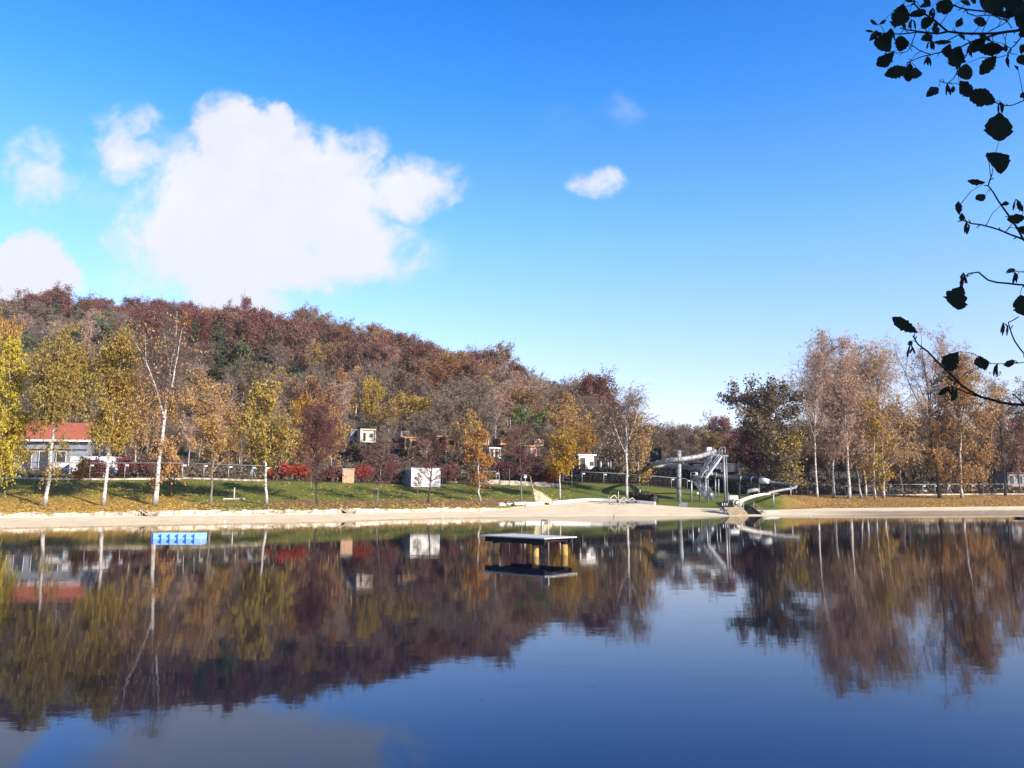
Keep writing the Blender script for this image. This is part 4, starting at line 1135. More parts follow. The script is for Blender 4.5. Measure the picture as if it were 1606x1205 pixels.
def cabin(px, Y, pytop, pybot, w, d, wallm, sidem, framem, rz, label, win=(), dr=(), glass=(), group='box-shaped holiday cabins on the hillside'):
    z0 = ZZ(pybot, Y); z1 = ZZ(pytop, Y); h = z1 - z0
    X = XX(px, Y, z0)
    e = empty('cabin', (X, Y, z0), rz, label, 'cabin', group)
    gz = H(X, Y)
    # stilts / plinth down to the slope
    if z0 - gz > .3:
        m_ = MB(); m_.box((0, d / 2 + .3, (gz - z0) / 2 - .8), (w - .6, d - .8, z0 - gz + 1.5)); m_.build('plinth', M['brown_wood'], e)
    m_ = MB(); m_.box((0, d / 2 + .04, h / 2), (w - .3, d - .3, h - .3)); m_.build('wall', M[wallm], e)
    # the frame that wraps the box, set forward of the wall
    t = .22
    m_ = MB(); m_.box((0, d / 2, h - t / 2 + .02), (w + .1, d + .25, t)); m_.build('roof', M[framem], e)
    m_ = MB(); m_.box((0, d / 2, t / 2 - .02), (w + .1, d + .25, t)); m_.build('floor_slab', M[framem], e)
    for s in (-1, 1):
        m_ = MB(); m_.box((s * (w / 2 - .06), d / 2, h / 2), (t, d + .2, h - 2 * t)); m_.build('side_wall', M[sidem], e)
    yf = .19
    for (a, b, c, q) in win: window(e, -w / 2 + a * w, -w / 2 + b * w, h * c, h * q, yf)
    for (a, b, c, q) in dr: door(e, -w / 2 + a * w, -w / 2 + b * w, h * c, h * q, yf)
    for (a, b, c, q) in glass: window(e, -w / 2 + a * w, -w / 2 + b * w, h * c, h * q, yf, 'white', 3)
    return e
HC = 0.42
cabin(577, 150, 673, 694, 2.9, 5.0, 'cream', 'cream', 'cream', HC, 'cream box cabin, leftmost on the hillside', win=[(.62, .85, .42, .66)], dr=[(.2, .36, .08, .7)])
cabin(563, 152, 674, 692, 3.2, 5.0, 'greypanel', 'greypanel', 'greypanel', HC, 'grey box cabin attached left of the cream cabin', win=[(.2, .5, .35, .75)])
cabin(645, 160, 686, 704, 2.7, 5.0, 'orange_wood', 'brown_wood', 'orange_wood', HC, 'small orange box cabin left of the larger orange one', win=[(.58, .88, .28, .7)], dr=[(.05, .38, .1, .9)])
cabin(635, 172, 676, 686, 1.8, 4.0, 'salmon_wood', 'salmon_wood', 'salmon_wood', HC, 'pinkish cabin top peeping above the small orange cabin', win=[(.3, .7, .3, .7)])
cabin(708, 152, 684, 709, 2.3, 6.0, 'orange_wood', 'brown_wood', 'orange_wood', HC, 'largest orange box cabin with one small dark window', win=[(.3, .72, .45, .72)])
cabin(695, 154, 684, 706, 2.6, 5.0, 'brown_wood', 'brown_wood', 'orange_wood', HC, 'brown cabin joined to the left of the largest orange cabin', win=[(.25, .6, .3, .7)])
cabin(760, 160, 686, 699, 1.8, 4.0, 'orange_wood', 'cream', 'orange_wood', HC, 'orange cabin half hidden behind a pale birch trunk', win=[(.3, .65, .3, .7)])
cabin(776, 152, 702, 719, 2.3, 4.5, 'white', 'greypanel', 'white', HC, 'small white cabin with dark tall windows left of the maroon shrubs', win=[(.15, .4, .1, .85), (.55, .8, .1, .85)])
cabin(791, 170, 687, 698, 1.9, 4.0, 'orange_wood', 'brown_wood', 'orange_wood', HC, 'distant orange cabin above the small white one', win=[(.3, .7, .3, .75)])
cabin(845, 164, 689, 699, 2.0, 4.0, 'salmon_wood', 'salmon_wood', 'cream', HC, 'pink cabin top, highest on the right', win=[(.3, .6, .3, .7)])
cabin(834, 150, 699, 718, 3.0, 5.0, 'salmon_wood', 'brown_wood', 'orange_wood', HC, 'wide pink cabin above the red bush', win=[(.1, .42, .1, .85), (.62, .8, .35, .7)])
cabin(921, 146, 713, 740, 3.6, 5.0, 'white', 'brown_wood', 'white', .3, 'bright white cabin with dark tall window right of the golden trees', win=[(.16, .42, .02, .8), (.66, .88, .35, .58)])
cabin(950, 150, 722, 740, 2.2, 4.0, 'cream', 'greypanel', 'dark', .3, 'grey cabin with pale door right of the bright white cabin', dr=[(.2, .75, .05, .85)])
cabin(1140, 152, 724, 742, 4.6, 5.0, 'greypanel', 'greypanel', 'dark', .2, 'low grey building with white-framed windows behind the slide tower', glass=[(.15, .4, .1, .85), (.55, .85, .1, .85)])
cabin(1031, 156, 703, 722, 1.6, 3.0, 'dark', 'dark', 'dark', .1, 'tall black box building left of the slide post', win=[(.3, .7, .4, .7)])
cabin(1072, 150, 724, 745, 8.6, 5.0, 'dark', 'dark', 'pipe', .1, 'dark kiosk with pale panels behind the slide post', glass=[(.05, .3, .45, .85), (.42, .62, .45, .85)], win=[(.72, .93, .3, .85)])
cabin(1411, 165, 738, 754, 2.4, 3.0, 'dark', 'dark', 'red_tile', .1, 'small dark shed with reddish roof in the right shore woods', win=[(.3, .7, .3, .75)], group='buildings of the right shore')
cabin(1598, 168, 741, 764, 4.6, 4.0, 'greypanel', 'greypanel', 'red_tile', .05, 'grey building with reddish eave at the right edge', win=[(.15, .3, .2, .75), (.5, .7, .2, .75)], group='buildings of the right shore')

def gable_house():
    Y = 124; z0 = ZZ(752, Y); g = (XX(38, Y, z0), Y, z0)
    e = empty('house', g, .12, 'long low house with a red tiled roof at the left edge', 'house')
    w = 18.5; d = 8; he = ZZ(690, Y) - z0; hr = ZZ(664, Y + 4) - z0
    m_ = MB(); m_.box((0, d / 2 + .3, he / 2 - .1), (w - .6, d - .6, he - .25)); m_.build('wall', M['greypanel'], e)
    m_ = MB(); m_.prism([(0, -.5, he - .05), (0, -.5, he + .1), (0, d / 2, hr + .1), (0, d + .5, he + .1), (0, d + .5, he - .05), (0, d / 2, hr - .05)], (-w / 2 - .3, 0, 0), (w / 2 + .3, 0, 0)); rf = m_.build('roof', M['red_tile'], e)
    m_ = MB(); m_.box((-w * .25, d * .28, he + (hr - he) * .62), (.9, .9, 1.2)); m_.build('chimney', M['greypanel'], rf)
    m_ = MB(); m_.box((0, -.55, he - .12), (w + .5, .10, .28)); m_.build('fascia', M['white'], e)
    m_ = MB(); m_.box((0, .26, he - .85), (w - .65, .06, 1.1)); m_.build('cladding_band', M['greypanel'], e)
    m_ = MB()
    for s in (-1, 1): m_ = MB(); m_.prism([(s * (w / 2 - .32), .3, he - .12), (s * (w / 2 - .32), d - .3, he - .12), (s * (w / 2 - .32), d / 2, hr - .15)], (-.1, 0, 0), (.1, 0, 0)); m_.build('gable', M['greypanel'], e)
    for k in range(6): window(e, -w / 2 + 1 + k * 2.5, -w / 2 + 2.5 + k * 2.5, 1.0, he - 1.7, .3, 'white')
    door(e, 2.2 - .1, 3.1 - .1, 0, 2.2, .24, 'dark') if False else None
gable_house()
def hut(px, Y, pytop, pybot, w, d, rz, label, wallm='white', sidem='greypanel', name='hut', win=(), dr=None, roofm='white'):
    z0 = ZZ(pybot, Y); h = ZZ(pytop, Y) - z0
    X = XX(px, Y, z0); z0 = min(z0, H(X, Y) + .1)
    e = empty(name, (X, Y, z0), rz, label, 'hut')
    m_ = MB(); m_.box((0, d / 2, h / 2), (w, d, h)); m_.build('wall', M[wallm], e)
    m_ = MB(); m_.box((-w / 2 - .03, d / 2, h / 2 - .06), (.05, d - .1, h - .15)); m_.build('side_wall', M[sidem], e)  # on the container hut this darker panel puts the end's shade into colour
    m_ = MB(); m_.box((0, d / 2, h + .04), (w + .16, d + .16, .1)); m_.build('roof', M[roofm], e, .02)
    m_ = MB()
    for k in range(int(w / .6)): m_.box((-w / 2 + .3 + k * .6, -.012, h / 2), (.03, .03, h - .2))
    m_.build('cladding_seam', M['white_dirty'], e)
    for q in win: window(e, *q, 0)
    if dr: door(e, *dr, -.02, 'white_dirty')
    return e
hut(668, 122, 734, 763, 4.6, 5.6, .40, 'white container hut with shaded end painted grey behind the dark bare tree', name='container_hut', dr=(.9, 1.7, .05, 2.1))
hut(140, 114, 717, 751, 5.6, 4, .1, 'white hut behind the narrow yellow birch', name='hut', win=[(-1.6, -.8, 1.2, 2.2)])
hut(108, 117, 726, 750, 4.5, 4, .1, 'lower white annex between the red-roofed house and the white hut', name='hut')
hut(545, 120.5, 736, 759, 1.55, 1.5, .06, 'tan wooden box hut between the purple-brown tree and the dark red bush', 'box_wood', 'brown_wood', 'wooden_box', roofm='white_dirty')

# ------------------------------------------------------------ play area
def play_sail():
    Y = 109.5
    g = GP(842, Y); e = empty('play_sail', g, 0, 'cream wooden sail-shaped climbing wall with a leaning mast on the beach', 'play equipment')
    def L(px, py, dy=0): p = PP(px, py, Y + dy); return (p[0] - g[0], p[1] - g[1], p[2] - g[2])
    poly = [L(836, 766), L(849, 772, .2), L(867, 783.5, .6), L(862, 792, .6), L(868, 797.5, .6), L(842, 798, 0)]
    m_ = MB(); m_.prism(poly, (0, -.04, 0), (0, .06, 0)); s = m_.build('sail', M['canvas'], e)
    m_ = MB()
    for a, b in [((837, 769), (864, 788)), ((838.5, 776), (863, 792)), ((840, 784), (864, 796)), ((848, 771.5), (845, 797)), ((857, 777), (854, 797))]:
        m_.bar(Vector(L(*a)) + Vector((0, -.09, 0)), Vector(L(*b)) + Vector((0, .0 + .25, 0)) + Vector((0, -.3, 0)), .05)
    m_.bar(L(836, 766, -.08), L(842, 798, -.08), .09); m_.bar(L(836, 766, -.08), L(867, 783.5, .5), .09)
    m_.build('batten', M['timber'], e)
    m_ = MB(); m_.tube([L(836.5, 770, .1), L(831.5, 748, .1)], [.09, .06], 8); m_.build('mast', M['timber'], e)
    m_ = MB(); m_.tube([L(867, 784, .6), L(876, 783, .8)], .06, 6); m_.tube([L(866, 786, .6), L(874, 793, 3)], .05, 6); m_.build('boom', M['timber'], e)
    m_ = MB(); m_.box((.2, .8, .1), (3.0, 1.4, .3)); m_.build('base_deck', M['dark'], e)
play_sail()
def bench_like(px, Y, w, h, label, name, mat='timber', cat='bench', group=None):
    g = GP(px, Y); e = empty(name, g, .1, label, cat, group)
    m_ = MB(); m_.box((0, 0, h), (w, .4, .08)); m_.build('seat', M[mat], e, .01)
    for s in (-1, 1):
        m_ = MB(); m_.box((s * (w / 2 - .12), 0, h / 2 - .05), (.1, .36, h)); m_.build('leg', M[mat], e)
bench_like(797, 105.4, 1.5, .42, 'low dark bench inside the white curb, left one', 'play_bench', 'beam')
bench_like(815, 106.3, 1.7, .42, 'low dark bench inside the white curb, beside the play sail', 'play_bench', 'beam')
def digger(px, Y, label, s=1.0):
    g = GP(px, Y); e = empty('sand_digger', g, .3, label, 'play equipment', 'sand diggers of the play area')
    m_ = MB(); m_.tube([(0, 0, 0), (0, 0, .55 * s)], .08, 8); m_.build('stand', M['steel'], e)
    m_ = MB(); m_.box((0, 0, .6 * s), (.45, .35, .08)); m_.box((-.2, 0, .8 * s), (.06, .33, .35)); m_.build('seat', M['timber'], e, .01)
    m_ = MB(); m_.bar((.1, 0, .65 * s), (.8, 0, 1.05 * s), .08); m_.bar((.8, 0, 1.05 * s), (1.25, 0, .5 * s), .07); m_.build('arm', M['canvas'], e)
    m_ = MB(); m_.prism([(1.15, 0, .5 * s), (1.45, 0, .45 * s), (1.4, 0, .18 * s), (1.15, 0, .22 * s)], (0, -.16, 0), (0, .16, 0)); m_.build('bucket', M['dark'], e)
digger(956, 112, 'yellowish sand digger on the left of the play area', 1.25)
digger(971, 111, 'sand digger with raised arm nearer the waterline', 1.0)
digger(984, 113, 'smaller sand digger by the clipped hedge', .8)

# ------------------------------------------------------------ the water slide
def water_slide():
    e = empty('water_slide', GP(1064, 120), 0, 'grey water slide of winding tubes with support post and stair tower', 'water slide')
    o = Vector(e.location)
    def L(px, py, Y): return Vector(PP(px, py, Y)) - o
    def B(px, Y): return Vector(GP(px, Y)) - o
    def smooth(ps, n=6):
        out = []
        for i in range(len(ps) - 1):
            p0 = ps[max(i - 1, 0)]; p1 = ps[i]; p2 = ps[i + 1]; p3 = ps[min(i + 2, len(ps) - 1)]
            for k in range(n):
                t = k / n
                out.append(.5 * ((2 * p1) + (-p0 + p2) * t + (2 * p0 - 5 * p1 + 4 * p2 - p3) * t * t + (-p0 + 3 * p1 - 3 * p2 + p3) * t ** 3))
        out.append(ps[-1]); return out
    def flanges(path, r, parent, every=7):
        m_ = MB()
        for i in range(3, len(path) - 2, every):
            d = (path[i + 1] - path[i]).normalized() * .07
            m_.tube([path[i] - d, path[i] + d], r * 1.12, 16)
        m_.build('flange', M['steel'], parent)
    r = .36
    up = smooth([L(1121, 708, 124), L(1112, 711.5, 122.5), L(1095, 716.5, 120.6), L(1080, 719, 119.7), L(1065, 721, 119.4), L(1050, 723, 120), L(1036, 725.5, 122), L(1026, 728, 126), L(1024, 730, 131), L(1034, 731, 135), L(1048, 730.5, 135)])
    m_ = MB(); m_.tube(up, r, 16); t_ = m_.build('upper_tube', M['pipe'], e); flanges(up, r, t_)
    mid = smooth([L(1048, 730.5, 135), L(1060, 730.5, 131), L(1070, 732, 128), L(1084, 734.5, 126), L(1098, 736, 125.5), L(1108, 740, 127), L(1116, 744, 129)])
    m_ = MB(); m_.tube(mid, r, 16); t_ = m_.build('middle_tube', M['pipe'], e); flanges(mid, r, t_)
    low = smooth([L(1116, 744, 129), L(1128, 747, 129.5), L(1145, 749.5, 129.5), L(1165, 751.5, 129), L(1180, 753, 128), L(1192, 754, 127)])
    m_ = MB(); m_.tube(low, r * 1.3, 16); t_ = m_.build('lower_tube', M['pipe_dark'], e); flanges(low, r * 1.3, t_)  # tree shade over this tube is put into its dark colour
    end = [L(1192, 754, 127), L(1199, 754.5, 126.5), L(1206, 755.5, 126)]
    m_ = MB(); m_.tube(end, [.46, .46, .36], 16); m_.build('bright_section', M['white'], e)
    bend = smooth([L(1206, 755.5, 126), L(1222, 758, 125), L(1240, 760, 123), L(1249, 762.5, 119), L(1243, 766, 115), L(1225, 769, 112), L(1205, 773, 109.5)])
    m_ = MB(); m_.tube(bend, .17, 14); t_ = m_.build('return_tube', M['pipe'], e); flanges(bend, .17, t_, 9)
    # open chute down to the lake
    ch = smooth([L(1205, 773, 109.5), L(1192, 775, 108), L(1178, 778.5, 106.5), L(1166, 783, 105), L(1158, 788, 103.5)], 5)
    m_ = MB(); up_ = Vector((0, 0, 1))
    rows = []
    for i, p in enumerate(ch):
        d = (ch[min(i + 1, len(ch) - 1)] - ch[max(i - 1, 0)]).normalized(); sd = d.cross(up_).normalized()
        rows.append([p + sd * (.36 * math.cos(a)) + up_ * (-.32 * math.sin(a)) for a in [math.pi * k / 10 for k in range(11)]] +
                    [p + sd * (.31 * math.cos(a)) + up_ * (-.27 * math.sin(a)) for a in [math.pi * k / 10 for k in range(10, -1, -1)]])
    n = 22; vs = [v for rw in rows for v in rw]; fs = []
    for i in range(len(rows) - 1):
        for k in range(n): fs.append((i * n + k, i * n + (k + 1) % n, (i + 1) * n + (k + 1) % n, (i + 1) * n + k))
    fs.append(tuple(range(n))); fs.append(tuple((len(rows) - 1) * n + k for k in range(n)))
    m_.add(vs, fs, True); m_.build('open_chute', M['white_dirty'], e)
    # start dome and mouth ring
    m_ = MB(); c = L(1181, 772, 108.5)
    m_.tube([c + Vector((-.8, 0, -.25)), c + Vector((-.6, 0, .15)), c + Vector((.5, .1, .3)), c + Vector((.9, .1, .1))], [.12, .27, .27, .12], 12); m_.build('dome', M['pipe'], e)
    c = L(1156, 790, 102.5)
    m_ = MB(); seg = []
    for k in range(21):
        a = 2 * math.pi * k / 20; seg.append(c + Vector((math.cos(a) * .55, -.15, math.sin(a) * .5)))
    m_.tube(seg, .07, 6, False); m_.tube([q + Vector((0, .8, .1)) for q in seg], .07, 6, False)
    for k in range(0, 20): m_.bar(seg[k], seg[k] + Vector((0, .8, .1)), .16, .02)
    m_.build('mouth_ring', M['white_dirty'], e)
    m_ = MB(); m_.box(c + Vector((-.35, .5, .75)), (1.1, .8, .5)); m_.build('mouth_cover', M['white'], e, .05)
    # supports
    b = B(1065, 120.3); top = L(1065, 706.5, 120.3)
    m_ = MB(); m_.tube([b - Vector((0, 0, .2)), b + (top - b) * .5, top], .33, 16); sp = m_.build('support_post', M['pipe'], e)
    m_ = MB()
    for f in (.25, .46, .78): q = b + (top - b) * f; m_.tube([q - Vector((0, 0, .06)), q + Vector((0, 0, .06))], .37, 16)
    m_.build('collar', M['pipe_dark'], sp)
    m_ = MB(); m_.bar(L(1065, 716, 120.2), L(1075, 734, 127), .2); m_.bar(L(1065, 733, 120.2), L(1068, 732, 128), .2); m_.build('bracket', M['steel'], sp)
    for px, Y, py in [(1122, 129.5, 748), (1160, 129.5, 752), (1190, 127.5, 755), (1127, 129.5, 748), (1240, 123, 761), (1213, 110.5, 772)]:
        bb = B(px, Y); m_ = MB(); m_.tube([bb - Vector((0, 0, .1)), L(px, py, Y)], .10, 8); m_.build('tube_leg', M['steel'], e)
    # tower
    for px, Y, py in [(1084.5, 121, 751), (1098, 124, 741), (1106.7, 120.5, 750), (1110, 123.5, 715)]:
        bb = B(px, Y); m_ = MB(); m_.tube([bb - Vector((0, 0, .1)), L(px, py, Y)], .13, 8); m_.build('leg', M['steel'], e)
    bb = B(1137.5, 121); m_ = MB(); m_.tube([bb - Vector((0, 0, .1)), L(1135, 716, 121)], .16, 10); m_.build('leg', M['steel'], e)
    bb = B(1141, 124); m_ = MB(); m_.tube([bb - Vector((0, 0, .1)), L(1139, 716, 124)], .08, 8); m_.build('leg', M['steel'], e)
    m_ = MB(); c = L(1097, 751.5, 122); m_.box(c, (2.9, 2.6, .25)); m_.build('landing', M['dark'], e)
    m_ = MB(); c = L(1131, 715.5, 122.5); m_.box(c, (1.6, 2.4, .2)); m_.box(L(1119, 714, 124), (1.6, 1.6, .15)); m_.build('top_platform', M['steel'], e)
    def stairs(a, b, wv, n):
        for s in (0, 1):
            m_ = MB(); m_.bar(a + wv * s, b + wv * s, .07, .26); m_.build('stringer', M['steel'], e)
            m_ = MB(); h1 = Vector((0, 0, 1.0))
            m_.tube([a + wv * s + h1, b + wv * s + h1], .035, 6); m_.tube([a + wv * s + h1 * .5, b + wv * s + h1 * .5], .025, 6)
            for k in range(5): q = a + (b - a) * k / 4 + wv * s; m_.tube([q, q + h1], .03, 6)
            m_.build('handrail', M['steel'], e)
        m_ = MB()
        for k in range(n): q = a + (b - a) * (k + .5) / n + wv * .5; m_.box(q, (.28, abs(wv.y) or .9, .04))
        m_.build('tread', M['steel'], e)
    stairs(L(1108, 750, 120.5), L(1132.5, 716, 121), Vector((-.15, 1.1, 0)), 18)
    stairs(L(1099, 750, 122.5), L(1119.5, 712, 123.5), Vector((-.15, 1.1, 0)), 18)
    stairs(L(1088, 755, 121), L(1105, 779, 120), Vector((.5, 1.0, 0)), 9)
    stairs(L(1096, 754, 121.5), L(1117, 785, 119.8), Vector((.5, 1.0, 0)), 12)
    m_ = MB()
    for a, b_ in [((1083.5, 750), (1083.5, 741)), ((1094, 750), (1094, 741)), ((1083.5, 741), (1094, 741)), ((1083.5, 745.5), (1094, 745.5)), ((1134, 715), (1132, 701.5)), ((1132, 701.5), (1137, 701.5)), ((1137, 701.5), (1138, 715)), ((1133, 708), (1138, 708)), ((1123, 714), (1130, 702)), ((1130, 702), (1132, 701.5))]:
        m_.tube([L(a[0], a[1], 121), L(b_[0], b_[1], 121)], .04, 6)
    m_.build('railing', M['steel'], e)
    m_ = MB(); m_.box(L(1111.5, 706, 124.5), (.75, .9, .8)); m_.build('entry_box', M['white'], e, .05)
    for px, py in [(1094.5, 774), (1116, 775.5), (1092.5, 743)]:
        m_ = MB(); m_.box(L(px, py, 119.7), (.28, .06, .28)); m_.build('sign', M['tag'], e)
water_slide()

# path slab from the beach to the slide post
g0 = GP(1070, 113)
pv = []; pf = []
for i, (px0, px1, Y) in enumerate([(1064, 1079, 110.6), (1064, 1078, 113), (1066, 1078, 116), (1067, 1079, 118.5)]):
    for p in (px0, px1):
        q = GP(p, Y); pv.append((q[0], q[1], q[2] + .03))
for i in range(3): pf.append((2 * i, 2 * i + 1, 2 * i + 3, 2 * i + 2))
pm = MB(); pm.add(pv, pf); tag(pm.build('path', M['concrete_grey']), kind='structure')

def jetty():
    Y = 98.5
    e = empty('jetty', (XX(1148, Y, .2), Y, 0), 0, 'wooden bathing steps with pale rails beside the slide mouth', 'jetty')
    o = Vector(e.location)
    def L(px, py, Y): return Vector(PP(px, py, Y)) - o
    m_ = MB(); m_.prism([L(1123, 788.5, 102), L(1147, 785.5, 102), L(1152, 794, 100.5), L(1133, 797, 99)], (0, 0, -.12), (0, 0, 0)); m_.build('deck', M['beam'], e)
    for px in (1133, 1136.5, 1140): m_ = MB(); m_.tube([L(px, 789, 100.5), L(px, 800, 100.5)], .05, 6); m_.build('post', M['white'], e)
    for px, a, b in ((1142.5, 772, 800), (1150, 786, 806)): m_ = MB(); m_.tube([L(px, a, 101), L(px, b, 101)], .04, 6); m_.build('post', M['steel'], e)
    for dy in (0, 1.0): m_ = MB(); m_.bar(L(1131, 797, 99.5 + dy), L(1142, 809.5, 97.5 + dy), .1, .18); m_.build('stringer', M['white_dirty'], e)
    m_ = MB()
    for k in range(7):
        y = Y - 2 + k * .42
        m_.box((0 + .35, y - Y + .2, .08 + k * .14), (2.3, .44, .15))
    m_.build('steps', M['timber'], e)
    for a, b in [((1145, 806), (1166, 796)), ((1142, 800), (1166, 789)), ((1157, 806), (1166, 798))]:
        m_ = MB(); m_.bar(L(*a, 98), L(*b, 100.5), .08); m_.build('rail', M['timber'], e)
    for px, a, b in ((1146, 803, 808), (1166, 788, 806), (1156, 797, 806)): m_ = MB(); m_.bar(L(px, a, 99), L(px, b, 99), .08); m_.build('rail_post', M['timber'], e)
jetty()
def boat_shelter():
    Y = 98.5
    e = empty('shelter', (XX(1180, Y, .2), Y, 0), 0, 'low black tent-shaped shelter at the waterline right of the jetty', 'shelter')
    o = Vector(e.location)
    def L(px, py, Y): return Vector(PP(px, py, Y)) - o
    poly = [L(1162, 808.5, Y), L(1179.5, 796, Y), L(1196, 809, Y)]
    m_ = MB(); m_.prism(poly, (0, 0, 0), (0, .1, 0)); m_.build('gable', M['black'], e)
    m_ = MB(); a, b, c = poly
    m_.prism([a + Vector((-.15, 0, .0)), b + Vector((0, 0, .12)), b + Vector((0, 0, .0)), a + Vector((0, 0, -.05))], (0, -.12, 0), (0, 3.6, .1))
    m_.prism([c + Vector((.15, 0, .0)), b + Vector((0, 0, .12)), b + Vector((0, 0, .0)), c + Vector((0, 0, -.05))], (0, -.12, 0), (0, 3.6, .1)); m_.build('roof', M['dark'], e)
    m_ = MB()
    for a, b in [((1181, 788), (1197, 800)), ((1181, 791), (1197, 803))]: m_.bar(L(*a, 101.5), L(*b, 100), .06)
    for px, a, b in [(1182, 788, 796), (1186, 792, 800), (1190, 795, 804), (1196, 799, 807)]: m_.bar(L(px, a, 101), L(px, b, 101), .07)
    m_.build('railing', M['timber'], e)
boat_shelter()
for (px, Y, s, lb) in [(1204, 101.5, 1.0, 'pale flat rock right of the black shelter'), (1212, 102, .8, 'smaller pale rock further right of the black shelter'), (1447, 158, 1.6, 'pale rock on the grassy bank left of the black-trunked tree'), (1455, 160, 1.2, 'second pale rock on the grassy bank')]:
    g = GP(px, Y); rs = np.random.RandomState(int(px)); m_ = MB()
    import bmesh
    bm = bmesh.new(); bmesh.ops.create_icosphere(bm, subdivisions=3, radius=.6 * s)
    for v in bm.verts:
        n_ = math.sin(v.co.x * 5 + px) * .12 + math.sin(v.co.y * 6 + v.co.z * 4) * .12
        v.co *= (1 + n_); v.co.z *= .4; v.co.x *= 1.5
    me = bpy.data.meshes.new('rock'); bm.to_mesh(me); bm.free(); me.materials.append(M['rock'])
    o = link('rock', me, None, (g[0], g[1], g[2] + .05)); tag(o, lb, 'rock', 'pale rocks')

# ------------------------------------------------------------ on the lake
def platform():
    Lc = Vector((-1.45, 36.9, 0)); Fc = Vector((1.37, 34.3, 0)); Rc = Vector((2.86, 35.6, 0)); Bc = Lc + (Rc - Fc)
    ax = (Fc - Lc).normalized(); ay = (Rc - Fc).normalized()
    zt = .82
    e = empty('bathing_platform', (.7, 36.2, 0), 0, 'grey wooden bathing platform on piles in the middle of the lake', 'platform')
    o = Vector(e.location)
    m_ = MB(); W_ = (Rc - Fc).length; n = 14; LL_ = (Fc - Lc).length
    rz = math.atan2(ax.y, ax.x)
    for k in range(n):
        c = Lc + ax * LL_ / 2 + ay * (W_ * (k + .5) / n) - o
        m_.box((c.x, c.y, zt - .03), (LL_, W_ / n - .012, .05), rz=rz)
    m_.build('deck', M['deck'], e)
    for s in (.10, .90):
        c = Lc + ax * LL_ / 2 + ay * W_ * s - o
        m_ = MB(); m_.box((c.x, c.y, zt - .18), (LL_ - .3, .12, .22), rz=rz); m_.build('beam', M['beam'], e)
    for s in (.06, .5, .94):
        c = Lc + ax * LL_ * s + ay * W_ / 2 - o
        m_ = MB(); m_.box((c.x, c.y, zt - .13), (.12, W_ - .12, .14), rz=rz); m_.build('beam', M['beam'], e)
    for s, q in ((.16, .18), (.78, .18), (.88, .86), (.34, .86)):
        c = Lc + ax * LL_ * s + ay * W_ * q - o
        m_ = MB(); m_.tube([(c.x, c.y, -1.9), (c.x, c.y, .2), (c.x, c.y, zt - .25)], .145, 16); p = m_.build('pile', M['post_yellow'], e)
        m_ = MB(); m_.tube([(c.x, c.y, zt - .34), (c.x, c.y, zt - .22)], .155, 16); m_.build('pile_cap', M['beam'], p)
    a = Bc + (Rc - Bc) * .46 - o; ad = ax * .42
    m_ = MB(); m_.tube([Vector((a.x, a.y, -.6)), Vector((a.x, a.y, zt + .55)), Vector((a.x, a.y, zt + .66)) + ad * .12, Vector((a.x, a.y, zt + .66)) + ad * .88, Vector((a.x, a.y, zt + .55)) + ad, Vector((a.x, a.y, -.6)) + ad], .032, 8)
    for k in range(4): q = Vector((a.x, a.y, -.4 + k * .28)); m_.tube([q, q + ad], .018, 6)
    m_.build('ladder', M['steel'], e)
platform()
def blue_float():
    Y = 48.2; x0 = XX(239, Y, 0); w = .485
    e = empty('pontoon', (x0 + 3 * w, Y, 0), .03, 'pale blue pontoon of plastic cubes floating near the left beach', 'pontoon')
    e2 = []
    for j in range(2):
        for i in range(6):
            m_ = MB(); cx = (i - 2.5) * w; cy = j * w + w / 2
            t = .04; s_ = w / 2 - .012
            ring = lambda z, s: [(cx - s, cy - s + t, z), (cx - s + t, cy - s, z), (cx + s - t, cy - s, z), (cx + s, cy - s + t, z), (cx + s, cy + s - t, z), (cx + s - t, cy + s, z), (cx - s + t, cy + s, z), (cx - s, cy + s - t, z)]
            lv = [ring(-.08, s_ - .02), ring(-.05, s_), ring(.30, s_), ring(.34, s_ - .03)]
            vs = [v for r_ in lv for v in r_]; fs = []
            for a in range(3):
                for k in range(8): fs.append((a * 8 + k, a * 8 + (k + 1) % 8, a * 8 + 8 + (k + 1) % 8, a * 8 + 8 + k))
            fs.append(tuple(range(7, -1, -1))); fs.append(tuple(range(24, 32)))
            m_.add(vs, fs); c_ = m_.build('float_cube', M['float_blue'], e)
            if i < 5 and j == 0:
                m_ = MB(); m_.box((cx + w / 2, cy - w / 2 + .01, .14), (.055, .05, .28)); m_.box((cx + w / 2 - .05, cy - w / 2 - .0, .17), (.12, .05, .10)); m_.build('connector', M['float_dark'], c_)
    m_ = MB(); m_.box((-3 * w - .03, w, .15), (.05, 2 * w - .02, .28)); m_.build('end_fender', M['float_dark'], e)
blue_float()
m_ = MB(); m_.box((0, 0, .12), (2.6, 1.2, .08)); m_.box((0, 0, .02), (2.3, 1.0, .16)); o = m_.build('raft', M['beam']); o.location = (XX(1613, 87, 0), 87, 0); tag(o, 'dark edge of a raft on the water at the right edge', 'raft')
# specks floating on the water
rs = np.random.RandomState(9)
Cn = np.stack([rs.normal(1.4, 2.0, 60), rs.normal(11, 1.0, 60), np.full(60, .004)], 1)
V, F = quads(rs, Cn, .022, 1.4); V[:, 2] = .006
tag(link('floating_leaves', npmesh('floating_leaves', V, F, M['bark'])), 'tiny leaves floating on the lake', 'leaves', None, 'stuff')

